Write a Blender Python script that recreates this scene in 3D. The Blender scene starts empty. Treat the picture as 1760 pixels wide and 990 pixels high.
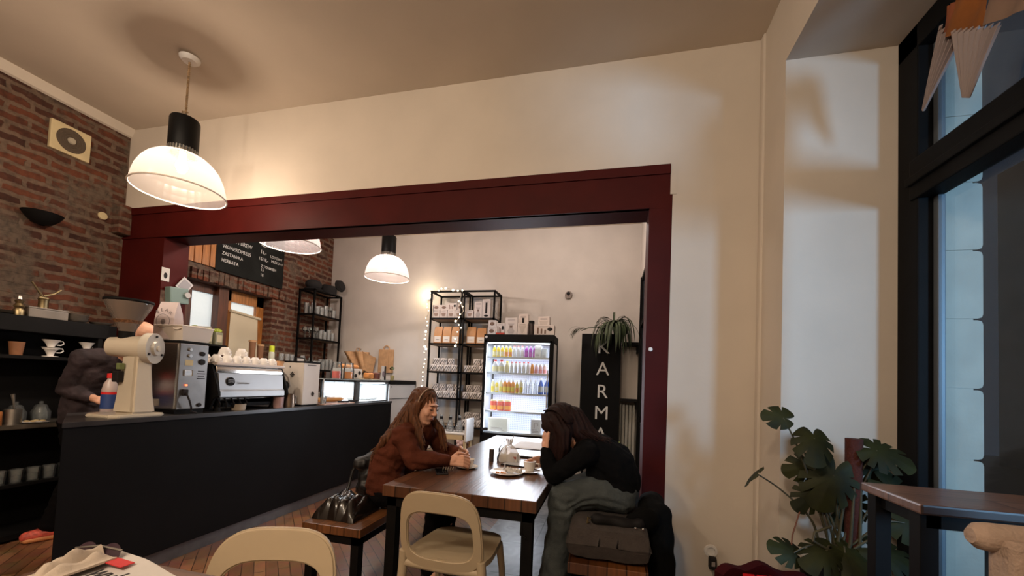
import bpy, bmesh, math, random
from math import sin, cos, pi, radians, sqrt
from mathutils import Vector, Matrix, Euler, noise
random.seed(11)
sc = bpy.context.scene
col = sc.collection
V = Vector

# ------------------------------------------------------------------ camera
F_PX, CX, CY = 690.0, 880.0, 630.0
YAW, PITCH, ROLL, CAM_H = -0.238, 0.0397, 0.0415, 1.32
def _rot():
    cy, sy, cp, sp, cr, sr = cos(YAW), sin(YAW), cos(PITCH), sin(PITCH), cos(ROLL), sin(ROLL)
    A = Matrix(((1, 0, 0), (0, 0, -1), (0, 1, 0)))
    Ry = Matrix(((cy, -sy, 0), (sy, cy, 0), (0, 0, 1)))
    Rp = Matrix(((1, 0, 0), (0, cp, sp), (0, -sp, cp)))
    Rr = Matrix(((cr, -sr, 0), (sr, cr, 0), (0, 0, 1)))
    return Rr @ A @ Rp @ Ry
CAMM = _rot()
def at(x, y, X=None, Y=None, Z=None):
    """a point of the place on a known plane (wall, table top, depth of a thing)"""
    v = CAMM.transposed() @ V(((x - CX) / F_PX, (y - CY) / F_PX, 1.0))
    t = X / v.x if X is not None else (Y / v.y if Y is not None else (Z - CAM_H) / v.z)
    return V((0, 0, CAM_H)) + t * v
cd = bpy.data.cameras.new('camera'); cam = bpy.data.objects.new('camera', cd); col.objects.link(cam)
cd.sensor_fit = 'HORIZONTAL'; cd.sensor_width = 36; cd.lens = 36 * F_PX / 1760; cd.clip_start = .02
cd.shift_y = (CY - 495) / 1760
r0, r1, r2 = CAMM.row[0], -CAMM.row[1], -CAMM.row[2]
cam.matrix_world = Matrix(((r0.x, r1.x, r2.x, 0), (r0.y, r1.y, r2.y, 0), (r0.z, r1.z, r2.z, CAM_H), (0, 0, 0, 1)))
sc.camera = cam
# ------------------------------------------------------------------ colour and light
sc.view_settings.view_transform = 'Standard'; sc.view_settings.look = 'None'
sc.view_settings.exposure = 0.0; sc.view_settings.gamma = 1.0; sc.view_settings.use_curve_mapping = False
sc.cycles.use_denoising = True
sc.cycles.max_bounces = 8; sc.cycles.transparent_max_bounces = 16; sc.cycles.sample_clamp_indirect = 4
sc.cycles.caustics_reflective = False; sc.cycles.caustics_refractive = False
w = bpy.data.worlds.new('night'); sc.world = w; w.use_nodes = True
w.node_tree.nodes['Background'].inputs[0].default_value = (.10, .14, .22, 1)
w.node_tree.nodes['Background'].inputs[1].default_value = .12
WARM = (1, .83, .65); WARM2 = (1, .87, .80); COOL = (.72, .86, 1)
def point(name, loc, e, c, r=.05):
    d = bpy.data.lights.new(name, 'POINT'); d.energy = e; d.color = c; d.shadow_soft_size = r
    o = bpy.data.objects.new(name, d); o.location = loc; col.objects.link(o); return o
def area(name, loc, direction, e, c, sx, sy, spread=None):
    d = bpy.data.lights.new(name, 'AREA'); d.energy = e; d.color = c; d.shape = 'RECTANGLE'; d.size = sx; d.size_y = sy
    if spread: d.spread = spread
    o = bpy.data.objects.new(name, d); o.location = loc; o.rotation_euler = V(direction).to_track_quat('-Z', 'Y').to_euler(); col.objects.link(o); return o
PEND_E = 58
# cool street / shop light that falls through the window on the right
area('street_light', (4.3, -2.75, 1.75), (-.6, 1, 0), 44, (.36, .66, 1), 1.1, 1.1, radians(60))
# two more pendants of the same room, behind the viewer
point('pendant_behind', (-2.3, -.9, 3.1), 105, WARM, .14)
point('pendant_behind_right', (-.7, -1.0, 3.1), 120, WARM, .14)
point('seating_fill', (-.6, 4.3, 3.2), 38, WARM2, .12)  # added unseen fill light over the back room seating, no lamp hangs there

# ------------------------------------------------------------------ materials
MATS = {}
def nt(m): return m.node_tree.nodes, m.node_tree.links
def pm(name, c, rough=.5, metal=0, var=0, vs=8, bump=0, bs=40, emit=0, ecol=None, trans=0, spec=None, coat=0, c2=None, stretch=None, sheen=0):
    if name in MATS: return MATS[name]
    m = bpy.data.materials.new(name); m.use_nodes = True; N, L = nt(m); b = N['Principled BSDF']
    b.inputs['Base Color'].default_value = (*c, 1); b.inputs['Roughness'].default_value = rough; b.inputs['Metallic'].default_value = metal
    b.inputs['Transmission Weight'].default_value = trans; b.inputs['Coat Weight'].default_value = coat
    if spec is not None: b.inputs['Specular IOR Level'].default_value = spec
    if sheen: b.inputs['Sheen Weight'].default_value = sheen
    if emit:
        b.inputs['Emission Color'].default_value = (*(ecol or c), 1); b.inputs['Emission Strength'].default_value = emit
    tc = N.new('ShaderNodeTexCoord'); mp = N.new('ShaderNodeMapping'); L.new(tc.outputs['Object'], mp.inputs[0])
    if stretch: mp.inputs['Scale'].default_value = stretch
    n = N.new('ShaderNodeTexNoise'); n.inputs['Scale'].default_value = vs; n.inputs['Detail'].default_value = 5; L.new(mp.outputs[0], n.inputs['Vector'])
    mx = N.new('ShaderNodeMix'); mx.data_type = 'RGBA'
    a = c2 or tuple(x * (1 - var) for x in c)
    mx.inputs[6].default_value = (*a, 1); mx.inputs[7].default_value = (*(c if c2 else tuple(min(1, x * (1 + var)) for x in c)), 1)
    rp = N.new('ShaderNodeValToRGB'); rp.color_ramp.elements[0].position = .35; rp.color_ramp.elements[1].position = .65
    L.new(n.outputs['Fac'], rp.inputs[0]); L.new(rp.outputs[0], mx.inputs[0]); L.new(mx.outputs[2], b.inputs['Base Color'])
    if bump:
        n2 = N.new('ShaderNodeTexNoise'); n2.inputs['Scale'].default_value = bs; n2.inputs['Detail'].default_value = 4; L.new(mp.outputs[0], n2.inputs['Vector'])
        bp = N.new('ShaderNodeBump'); bp.inputs['Strength'].default_value = bump; bp.inputs['Distance'].default_value = .01
        L.new(n2.outputs['Fac'], bp.inputs['Height']); L.new(bp.outputs[0], b.inputs['Normal'])
    MATS[name] = m; return m
def glassy(name, c, clear=.75, rough=.05, gl=.18):
    """thin glass or clear plastic"""
    if name in MATS: return MATS[name]
    m = bpy.data.materials.new(name); m.use_nodes = True; N, L = nt(m); N.remove(N['Principled BSDF'])
    t = N.new('ShaderNodeBsdfTransparent'); t.inputs[0].default_value = (*c, 1)
    d = N.new('ShaderNodeBsdfDiffuse'); d.inputs[0].default_value = (*c, 1)
    g = N.new('ShaderNodeBsdfGlossy'); g.inputs['Roughness'].default_value = rough
    fr = N.new('ShaderNodeLayerWeight'); fr.inputs[0].default_value = gl
    m1 = N.new('ShaderNodeMixShader'); m1.inputs[0].default_value = clear; L.new(d.outputs[0], m1.inputs[1]); L.new(t.outputs[0], m1.inputs[2])
    m2 = N.new('ShaderNodeMixShader'); L.new(fr.outputs['Fresnel'], m2.inputs[0]); L.new(m1.outputs[0], m2.inputs[1]); L.new(g.outputs[0], m2.inputs[2])
    L.new(m2.outputs[0], N['Material Output'].inputs[0]); MATS[name] = m; return m
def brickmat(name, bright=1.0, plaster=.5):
    m = bpy.data.materials.new(name); m.use_nodes = True; N, L = nt(m); b = N['Principled BSDF']; b.inputs['Roughness'].default_value = .9
    tc = N.new('ShaderNodeTexCoord'); sp = N.new('ShaderNodeSeparateXYZ'); L.new(tc.outputs['Object'], sp.inputs[0])
    ns = N.new('ShaderNodeTexNoise'); ns.inputs['Scale'].default_value = 9; ns.inputs['Detail'].default_value = 3; L.new(tc.outputs['Object'], ns.inputs['Vector'])
    cb = N.new('ShaderNodeCombineXYZ'); L.new(sp.outputs['Y'], cb.inputs[0]); L.new(sp.outputs['Z'], cb.inputs[1])
    sc_ = N.new('ShaderNodeVectorMath'); sc_.operation = 'MULTIPLY_ADD'; L.new(ns.outputs['Color'], sc_.inputs[0]); sc_.inputs[1].default_value = (.07, .05, 0); L.new(cb.outputs[0], sc_.inputs[2])
    br = N.new('ShaderNodeTexBrick'); L.new(sc_.outputs[0], br.inputs['Vector']); br.inputs['Scale'].default_value = 1
    br.inputs['Brick Width'].default_value = .27; br.inputs['Row Height'].default_value = .078; br.inputs['Mortar Size'].default_value = .019; br.inputs['Mortar Smooth'].default_value = .35
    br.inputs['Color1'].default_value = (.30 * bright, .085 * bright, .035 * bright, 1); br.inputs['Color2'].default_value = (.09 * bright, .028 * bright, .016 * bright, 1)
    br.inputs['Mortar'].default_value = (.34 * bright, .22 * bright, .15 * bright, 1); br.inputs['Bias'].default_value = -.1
    n2 = N.new('ShaderNodeTexNoise'); n2.inputs['Scale'].default_value = 2.2; n2.inputs['Detail'].default_value = 7; n2.inputs['Roughness'].default_value = .65; L.new(tc.outputs['Object'], n2.inputs['Vector'])
    rp = N.new('ShaderNodeValToRGB'); rp.color_ramp.elements[0].position = plaster; rp.color_ramp.elements[1].position = plaster + .09
    L.new(n2.outputs['Fac'], rp.inputs[0])
    mx = N.new('ShaderNodeMix'); mx.data_type = 'RGBA'; L.new(rp.outputs[0], mx.inputs[0]); L.new(br.outputs['Color'], mx.inputs[6]); mx.inputs[7].default_value = (.27 * bright, .19 * bright, .135 * bright, 1)
    n3 = N.new('ShaderNodeTexNoise'); n3.inputs['Scale'].default_value = 26; n3.inputs['Detail'].default_value = 5; L.new(tc.outputs['Object'], n3.inputs['Vector'])
    mm = N.new('ShaderNodeMix'); mm.data_type = 'RGBA'; mm.blend_type = 'MULTIPLY'; mm.inputs[0].default_value = .75; L.new(mx.outputs[2], mm.inputs[6])
    r2_ = N.new('ShaderNodeValToRGB'); r2_.color_ramp.elements[0].position = .3; r2_.color_ramp.elements[0].color = (.35, .35, .35, 1); r2_.color_ramp.elements[1].position = .6
    L.new(n3.outputs['Fac'], r2_.inputs[0]); L.new(r2_.outputs[0], mm.inputs[7]); L.new(mm.outputs[2], b.inputs['Base Color'])
    ad = N.new('ShaderNodeMath'); ad.operation = 'MULTIPLY_ADD'; L.new(br.outputs['Fac'], ad.inputs[0]); ad.inputs[1].default_value = -1; L.new(n3.outputs['Fac'], ad.inputs[2])
    bp = N.new('ShaderNodeBump'); bp.inputs['Strength'].default_value = .5; bp.inputs['Distance'].default_value = .012; L.new(ad.outputs[0], bp.inputs['Height']); L.new(bp.outputs[0], b.inputs['Normal'])
    return m
def woodmat(name, ca, cb_, rough=.35, plank=.12, axis='Y', length=1.2, coat=0, gap=.003):
    m = bpy.data.materials.new(name); m.use_nodes = True; N, L = nt(m); b = N['Principled BSDF']; b.inputs['Roughness'].default_value = rough; b.inputs['Coat Weight'].default_value = coat; b.inputs['Coat Roughness'].default_value = .12
    tc = N.new('ShaderNodeTexCoord'); sp = N.new('ShaderNodeSeparateXYZ'); L.new(tc.outputs['Object'], sp.inputs[0])
    o = {'Y': ('Y', 'X'), 'X': ('X', 'Y'), 'Z': ('Z', 'Y')}[axis]
    cb2 = N.new('ShaderNodeCombineXYZ'); L.new(sp.outputs[o[0]], cb2.inputs[0]); L.new(sp.outputs[o[1]], cb2.inputs[1])
    br = N.new('ShaderNodeTexBrick'); L.new(cb2.outputs[0], br.inputs['Vector']); br.inputs['Scale'].default_value = 1; br.inputs['Brick Width'].default_value = length; br.inputs['Row Height'].default_value = plank
    br.inputs['Mortar Size'].default_value = gap; br.inputs['Color1'].default_value = (*ca, 1); br.inputs['Color2'].default_value = (*cb_, 1); br.inputs['Mortar'].default_value = (*(x * .25 for x in cb_), 1)
    mp = N.new('ShaderNodeMapping'); L.new(cb2.outputs[0], mp.inputs[0]); mp.inputs['Scale'].default_value = (3, 45, 1)
    n = N.new('ShaderNodeTexNoise'); n.inputs['Scale'].default_value = 1.4; n.inputs['Detail'].default_value = 6; n.inputs['Distortion'].default_value = .7; L.new(mp.outputs[0], n.inputs['Vector'])
    rp = N.new('ShaderNodeValToRGB'); rp.color_ramp.elements[0].position = .3; rp.color_ramp.elements[0].color = (.45, .45, .45, 1); rp.color_ramp.elements[1].position = .68; L.new(n.outputs['Fac'], rp.inputs[0])
    mm = N.new('ShaderNodeMix'); mm.data_type = 'RGBA'; mm.blend_type = 'MULTIPLY'; mm.inputs[0].default_value = .8; L.new(br.outputs['Color'], mm.inputs[6]); L.new(rp.outputs[0], mm.inputs[7]); L.new(mm.outputs[2], b.inputs['Base Color'])
    bp = N.new('ShaderNodeBump'); bp.inputs['Strength'].default_value = .25; bp.inputs['Distance'].default_value = .004; L.new(n.outputs['Fac'], bp.inputs['Height']); L.new(bp.outputs[0], b.inputs['Normal'])
    return m
BLACK = pm('black_metal', (.004, .0035, .0035), .65, var=.2, spec=.12)
DARK = pm('near_black_paint', (.0035, .003, .003), .7, var=.2, spec=.2)
PLASTER = pm('warm_white_plaster', (.60, .53, .45), .85, var=.05, vs=1.6, bump=.12, bs=18)
PLASTER2 = pm('back_room_plaster', (.62, .57, .52), .85, var=.05, vs=2.2, bump=.12, bs=18)
CEIL = pm('ceiling_plaster', (.56, .48, .39), .9, var=.06, vs=1.1, bump=.1, bs=12)
RED = pm('dark_red_paint', (.052, .0045, .0035), .55, spec=.12, var=.12, vs=4, bump=.06, bs=10)
WHITE = pm('white_plastic', (.74, .72, .70), .4, var=.02)
CERAM = pm('white_ceramic', (.80, .76, .72), .18, var=.03)
STEEL = pm('brushed_steel', (.62, .60, .57), .28, 1, var=.08, vs=30, stretch=(1, 1, 12))
STEELD = pm('dull_steel', (.36, .34, .31), .4, .9, var=.15, vs=12)
KRAFT = pm('kraft_paper', (.52, .30, .15), .8, var=.12, vs=14, bump=.3, bs=25)
PAPER = pm('white_paper', (.56, .53, .50), .8, var=.03)
INK = pm('dark_ink', (.014, .011, .011), .7, spec=.3)
GLASS = glassy('clear_glass', (.93, .96, .96), .93, .03, .25)
FROST = glassy('hazy_glass', (.88, .90, .90), .8, .15, .3)
SKIN = pm('skin', (.62, .33, .22), .5, var=.06, vs=30)
GREEN = pm('leaf_green', (.045, .085, .022), .38, var=.35, vs=7)
CHALKW = pm('chalk', (.75, .75, .72), .9)
REDP = pm('red_plastic', (.75, .03, .03), .35)

# ------------------------------------------------------------------ mesh builder
class G:
    def __init__(s): s.b = bmesh.new()
    def _merge(s, t, M=None):
        me = bpy.data.meshes.new('t'); t.to_mesh(me); t.free()
        if M is not None: me.transform(M)
        s.b.from_mesh(me); bpy.data.meshes.remove(me); return s
    def box(s, a, b, bev=0, seg=2, M=None):
        t = bmesh.new(); bmesh.ops.create_cube(t, size=1)
        a, b = V(a), V(b)
        for v in t.verts: v.co = V(((v.co.x + .5) * (b.x - a.x) + a.x, (v.co.y + .5) * (b.y - a.y) + a.y, (v.co.z + .5) * (b.z - a.z) + a.z))
        if (b.x - a.x) * (b.y - a.y) * (b.z - a.z) < 0: bmesh.ops.reverse_faces(t, faces=t.faces)
        if bev: bmesh.ops.bevel(t, geom=list(t.edges), offset=bev, segments=seg, profile=.6, affect='EDGES')
        return s._merge(t, M)
    def lathe(s, prof, c=(0, 0, 0), seg=24, M=None, close=False):
        t = bmesh.new(); rings = []
        for r, z in prof:
            if r < 1e-5: rings.append([t.verts.new((0, 0, z))])
            else: rings.append([t.verts.new((r * cos(2 * pi * i / seg), r * sin(2 * pi * i / seg), z)) for i in range(seg)])
        for A, B in zip(rings, rings[1:]):
            for i in range(seg):
                j = (i + 1) % seg
                if len(A) == 1 and len(B) == 1: continue
                if len(A) == 1: t.faces.new((A[0], B[j], B[i]))
                elif len(B) == 1: t.faces.new((A[i], A[j], B[0]))
                else: t.faces.new((A[i], A[j], B[j], B[i]))
        bmesh.ops.recalc_face_normals(t, faces=t.faces)
        Mt = Matrix.Translation(V(c)); return s._merge(t, Mt @ M if M is not None else Mt)
    def cyl(s, p0, p1, r0, r1=None, seg=16, cap=True):
        p0, p1 = V(p0), V(p1); r1 = r0 if r1 is None else r1; h = (p1 - p0).length
        q = (p1 - p0).to_track_quat('Z', 'Y').to_matrix().to_4x4()
        pr = [(0, 0), (r0, 0), (r1, h), (0, h)] if cap else [(r0, 0), (r1, h)]
        return s.lathe(pr, p0, seg, q)
    def ell(s, c, r, M=None, seg=16, rings=10):
        t = bmesh.new(); bmesh.ops.create_uvsphere(t, u_segments=seg, v_segments=rings, radius=1)
        for v in t.verts: v.co = V((v.co.x * r[0], v.co.y * r[1], v.co.z * r[2]))
        Mt = Matrix.Translation(V(c)); return s._merge(t, Mt @ M.to_4x4() if M is not None else Mt)
    def cap(s, p0, p1, r0, r1, seg=14):
        p0, p1 = V(p0), V(p1); h = (p1 - p0).length
        if h < 1e-6: return s.ell(p0, (r0,) * 3)
        q = (p1 - p0).to_track_quat('Z', 'Y').to_matrix().to_4x4()
        pr = [(0, -r0)] + [(r0 * cos(a), r0 * sin(a)) for a in (-1.1, -.6, -.2)] + [(r0 + (r1 - r0) * k / 4, h * k / 4) for k in range(5)] + [(r1 * cos(a), h + r1 * sin(a)) for a in (.2, .6, 1.1)] + [(0, h + r1)]
        return s.lathe(pr, p0, seg, q)
    def tube(s, pts, r, seg=8, caps=True):
        pts = [V(p) for p in pts]; n = len(pts); rr = r if isinstance(r, (list, tuple)) else [r] * n
        t = bmesh.new(); up = V((0, 0, 1)); rings = []; prev = None
        for i, p in enumerate(pts):
            d = (pts[min(i + 1, n - 1)] - pts[max(i - 1, 0)]).normalized()
            if prev is None:
                prev = d.orthogonal().normalized()
            prev = (prev - d * prev.dot(d)).normalized(); q = d.cross(prev)
            rings.append([t.verts.new(p + (prev * cos(2 * pi * k / seg) + q * sin(2 * pi * k / seg)) * max(rr[i], 1e-4)) for k in range(seg)])
        for A, B in zip(rings, rings[1:]):
            for k in range(seg): t.faces.new((A[k], A[(k + 1) % seg], B[(k + 1) % seg], B[k]))
        if caps: t.faces.new(rings[0][::-1]); t.faces.new(rings[-1])
        bmesh.ops.recalc_face_normals(t, faces=t.faces)
        return s._merge(t)
    def prism(s, poly, d, bev=0):
        """poly: list of 3D points (planar); d: extrusion vector"""
        t = bmesh.new(); d = V(d); a = [t.verts.new(V(p)) for p in poly]; b = [t.verts.new(V(p) + d) for p in poly]; n = len(a)
        t.faces.new(a); t.faces.new(b[::-1])
        for i in range(n): t.faces.new((a[i], b[i], b[(i + 1) % n], a[(i + 1) % n]))
        bmesh.ops.recalc_face_normals(t, faces=t.faces)
        if bev: bmesh.ops.bevel(t, geom=list(t.edges), offset=bev, segments=2, affect='EDGES')
        return s._merge(t)
    def grid(s, f, nu, nv, thick=0):
        t = bmesh.new(); P = [[t.verts.new(f(i / nu, j / nv)) for j in range(nv + 1)] for i in range(nu + 1)]
        for i in range(nu):
            for j in range(nv): t.faces.new((P[i][j], P[i + 1][j], P[i + 1][j + 1], P[i][j + 1]))
        bmesh.ops.recalc_face_normals(t, faces=t.faces)
        if thick: bmesh.ops.solidify(t, geom=list(t.faces), thickness=thick)
        return s._merge(t)
    def mesh(s, name, mat, smooth=False):
        me = bpy.data.meshes.new(name); s.b.to_mesh(me); s.b.free()
        if mat: me.materials.append(mat)
        if smooth:
            me.polygons.foreach_set('use_smooth', [True] * len(me.polygons))
            try: me.set_sharp_from_angle(angle=radians(40))
            except Exception: pass
        return me
    def obj(s, name, mat, parent=None, smooth=False, M=None):
        me = s.mesh(name, mat, smooth); o = bpy.data.objects.new(name, me); col.objects.link(o)
        if parent is not None: o.parent = parent
        if M is not None: o.matrix_local = M
        return o
def tag(o, label=None, cat=None, group=None, kind=None):
    if label: o['label'] = label
    if cat: o['category'] = cat
    if group: o['group'] = group
    if kind: o['kind'] = kind
    return o
def thing(name, label, cat, loc=(0, 0, 0), rz=0, group=None):
    o = bpy.data.objects.new(name, None); col.objects.link(o); o.location = loc; o.rotation_euler = (0, 0, rz); o.empty_display_size = .05
    return tag(o, label, cat, group)
def copy_tree(o, parent=None):
    c = o.copy(); col.objects.link(c)
    if parent is not None: c.parent = parent
    for ch in list(o.children): copy_tree(ch, c)
    return c
class Proto:
    """first call places the original, later calls place copies with their parts"""
    def __init__(s, root): s.root = root; s.used = False
    def put(s, loc, label, group=None, rz=0, scale=None):
        o = s.root if not s.used else copy_tree(s.root); s.used = True
        o.location = loc; o.rotation_euler = (0, 0, rz); o['label'] = label
        if group: o['group'] = group
        if scale: o.scale = scale if not isinstance(scale, (int, float)) else (scale,) * 3
        return o
ORD = ['first', 'second', 'third', 'fourth', 'fifth', 'sixth', 'seventh', 'eighth', 'ninth', 'tenth', 'eleventh', 'twelfth']
def struct(o): o['kind'] = 'structure'; return o
def text(body, size, mat, M, parent, name='lettering', ext=.001, align='LEFT', sx=1):
    c = bpy.data.curves.new(name, 'FONT'); c.body = body; c.size = size; c.extrude = ext; c.align_x = align
    o = bpy.data.objects.new(name, c); col.objects.link(o); c.materials.append(mat); o.parent = parent
    
    bpy.context.view_layer.update(); me = bpy.data.meshes.new_from_object(o.evaluated_get(bpy.context.evaluated_depsgraph_get())); bpy.data.objects.remove(o)
    me.materials.clear(); me.materials.append(mat); o = bpy.data.objects.new(name, me); col.objects.link(o); o.parent = parent
    o.matrix_local = M @ Matrix.Diagonal((sx, 1, 1, 1)); return o
def basis(o, x, y):
    x = V(x).normalized(); y = V(y).normalized(); z = x.cross(y)
    return Matrix(((x.x, y.x, z.x, o[0]), (x.y, y.y, z.y, o[1]), (x.z, y.z, z.z, o[2]), (0, 0, 0, 1)))
FACE_F = lambda o: basis(o, (1, 0, 0), (0, 0, 1))      # writing on a face that looks to -Y
FACE_R = lambda o: basis(o, (0, 1, 0), (0, 0, 1))      # writing on a face that looks to +X

# ------------------------------------------------------------------ room
XB, YW, YB, XR, XN, ZC = -4.56, 2.8, 5.75, .9, 1.44, 3.6      # brick wall, opening wall, back wall, right wall, window plane, ceiling
XR2, YT = .38, 3.03                                            # right wall of the back room, far side of the opening wall
# floor
def floormat():
    m = bpy.data.materials.new('herringbone_parquet'); m.use_nodes = True; N, L = nt(m); b = N['Principled BSDF']; b.inputs['Roughness'].default_value = .33
    tc = N.new('ShaderNodeTexCoord'); mp = N.new('ShaderNodeMapping'); mp.inputs['Rotation'].default_value = (0, 0, radians(45)); L.new(tc.outputs['Object'], mp.inputs[0])
    br = N.new('ShaderNodeTexBrick'); L.new(mp.outputs[0], br.inputs['Vector']); br.inputs['Scale'].default_value = 1; br.inputs['Brick Width'].default_value = .42; br.inputs['Row Height'].default_value = .07
    br.inputs['Mortar Size'].default_value = .0025; br.inputs['Color1'].default_value = (.36, .17, .08, 1); br.inputs['Color2'].default_value = (.20, .09, .045, 1); br.inputs['Mortar'].default_value = (.04, .02, .01, 1)
    n = N.new('ShaderNodeTexNoise'); n.inputs['Scale'].default_value = 9; n.inputs['Detail'].default_value = 8; L.new(tc.outputs['Object'], n.inputs['Vector'])
    mm = N.new('ShaderNodeMix'); mm.data_type = 'RGBA'; mm.blend_type = 'MULTIPLY'; mm.inputs[0].default_value = .6; L.new(br.outputs['Color'], mm.inputs[6]); L.new(n.outputs['Color'], mm.inputs[7])
    rr = N.new('ShaderNodeMapRange'); rr.inputs[3].default_value = .22; rr.inputs[4].default_value = .5; L.new(n.outputs['Fac'], rr.inputs[0]); L.new(rr.outputs[0], b.inputs['Roughness'])
    L.new(mm.outputs[2], b.inputs['Base Color']); return m
def tilemat():
    m = bpy.data.materials.new('grey_patterned_stone_floor'); m.use_nodes = True; N, L = nt(m); b = N['Principled BSDF']; b.inputs['Roughness'].default_value = .35
    tc = N.new('ShaderNodeTexCoord')
    br = N.new('ShaderNodeTexBrick'); L.new(tc.outputs['Object'], br.inputs['Vector']); br.offset = 0; br.inputs['Scale'].default_value = 1; br.inputs['Brick Width'].default_value = .55; br.inputs['Row Height'].default_value = .55
    br.inputs['Mortar Size'].default_value = .004; br.inputs['Color1'].default_value = (.21, .20, .19, 1); br.inputs['Color2'].default_value = (.17, .165, .16, 1); br.inputs['Mortar'].default_value = (.03, .03, .03, 1)
    vo = N.new('ShaderNodeTexVoronoi'); vo.inputs['Scale'].default_value = 7; vo.feature = 'SMOOTH_F1'; L.new(tc.outputs['Object'], vo.inputs['Vector'])
    wv = N.new('ShaderNodeMath'); wv.operation = 'SINE'; ml = N.new('ShaderNodeMath'); ml.operation = 'MULTIPLY'; ml.inputs[1].default_value = 22; L.new(vo.outputs['Distance'], ml.inputs[0]); L.new(ml.outputs[0], wv.inputs[0])
    rp = N.new('ShaderNodeMapRange'); rp.inputs[1].default_value = -1; rp.inputs[3].default_value = .78; rp.inputs[4].default_value = 1.15; L.new(wv.outputs[0], rp.inputs[0])
    mm = N.new('ShaderNodeMix'); mm.data_type = 'RGBA'; mm.blend_type = 'MULTIPLY'; mm.inputs[0].default_value = 1; L.new(br.outputs['Color'], mm.inputs[6]); L.new(rp.outputs[0], mm.inputs[7])
    L.new(mm.outputs[2], b.inputs['Base Color']); return m
struct(G().box((XB - .1, -3.2, -.1), (-.99, YB + .1, 0)).obj('floor', floormat()))
struct(G().box((-.99, -3.2, -.1), (XN + .4, YB + .1, 0)).obj('floor', tilemat()))
struct(G().box((XB - .1, -3.2, ZC), (XN + .5, YB + .1, ZC + .1)).obj('ceiling', CEIL))
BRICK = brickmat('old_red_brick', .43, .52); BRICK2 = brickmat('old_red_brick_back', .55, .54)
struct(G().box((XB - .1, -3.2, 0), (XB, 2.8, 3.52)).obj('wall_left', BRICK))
# brick wall of the back room, with the window recess cut out
WY0, WY1, WZ0, WZ1 = 3.42, 4.58, 1.2, 2.34
g = G(); g.box((XB - .1, YW, 0), (XB, WY0, ZC)); g.box((XB - .1, WY1, 0), (XB, YB + .1, ZC)); g.box((XB - .1, WY0, WZ1), (XB, WY1, ZC)); g.box((XB - .1, WY0, 0), (XB, WY1, WZ0))
g.box((XB - .32, WY0 - .1, WZ0 - .1), (XB - .1, WY0, WZ1 + .1)); g.box((XB - .32, WY1, WZ0 - .1), (XB - .1, WY1 + .1, WZ1 + .1)); g.box((XB - .32, WY0, WZ1), (XB - .1, WY1, WZ1 + .1)); g.box((XB - .32, WY0, WZ0 - .1), (XB - .1, WY1, WZ0))
struct(g.obj('wall_left_back', BRICK2))
# plaster cove strip between brick and ceiling
g = G(); g.prism([(XB - .05, -3.2, 3.5), (XB + .02, -3.2, 3.53), (XB + .055, -3.2, 3.61), (XB - .05, -3.2, 3.62)], (0, 6.0, 0))
struct(g.obj('trim_1', PLASTER))
struct(G().box((XB - .02, 2.70, 2.56), (XB + .10, 2.80, 2.835), .01).obj('wall_left_nib', BRICK))
# opening wall: plaster above, red steel frame below
OZ = 2.83
g = G(); g.box((XB - .1, YW, OZ), (XR + .02, YT, ZC)); g.box((.375, YW, 0), (XR + .5, YT, OZ)); g.box((.36, YW - .004, 2.62), (.40, YW + .02, OZ))
struct(g.obj('wall_middle', PLASTER))
g = G(); g.box((XB - .1, YW, 2.53), (.375, YT, OZ - .002)); g.box((.23, YW + .001, 0), (.375, YT, 2.53)); g.box((XB - .05, YW + .001, 0), (-4.04, YT, 2.53))
g.box((XB - .1, YW - .012, OZ - .07), (.36, YW + .01, OZ - .004), .003); g.box((XB, YW - .01, 2.53), (.23, YW + .03, 2.545), .002)
struct(g.obj('trim_2', RED))
struct(G().box((XB - .1, YB, 0), (XR2 + .1, YB + .1, ZC)).obj('wall_back', PLASTER2))
# right wall of the back room with a tall black framed door and window
g = G(); g.box((XR2, YT, 0), (XR2 + .1, 3.15, ZC)); g.box((XR2, 5.42, 0), (XR2 + .1, YB, ZC)); g.box((XR2, 3.15, 2.75), (XR2 + .1, 5.42, ZC))
struct(g.obj('wall_right_back', PLASTER2))
g = G()
for y in (3.15, 3.9, 4.62, 5.37): g.box((XR2 - .02, y, 0), (XR2 + .06, y + .05, 2.75), .004)
for z in (0, .9, 2.1, 2.7): g.box((XR2 - .01, 3.15, z), (XR2 + .05, 5.42, z + .05), .004)
g.cyl((XR2 - .045, 4.55, .95), (XR2 - .045, 4.55, 1.5), .010)
g.cyl((XR2 - .045, 4.55, 1.0), (XR2 + .0, 4.55, 1.0), .007); g.cyl((XR2 - .045, 4.55, 1.45), (XR2 + .0, 4.55, 1.45), .007)
door2 = struct(g.obj('door_1', BLACK))
G().box((XR2 + .015, 3.2, .05), (XR2 + .022, 5.38, 2.7)).obj('pane', glassy('dark_glass', (.25, .28, .32), .6, .03, .4), door2)
# right wall with deep window niche
g = G(); g.box((XR, 2.44, 0), (XN + .2, YT, ZC)); g.box((XR, .40, 3.17), (XN + .2, 2.44, ZC)); g.box((XR, -3.2, 0), (XN + .2, .40, ZC)); g.box((XN - .03, .40, 0), (XN + .2, 2.44, .32))
struct(g.obj('wall_right', PLASTER))
struct(G().box((XB - .1, -3.3, 0), (XN + .4, -3.2, ZC)).obj('wall_front', PLASTER))
struct(G().box((.885, 2.74, .0), (XR + .01, YW, ZC), .012).obj('trim_3', PLASTER))   # ridge of plaster in the corner
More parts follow.
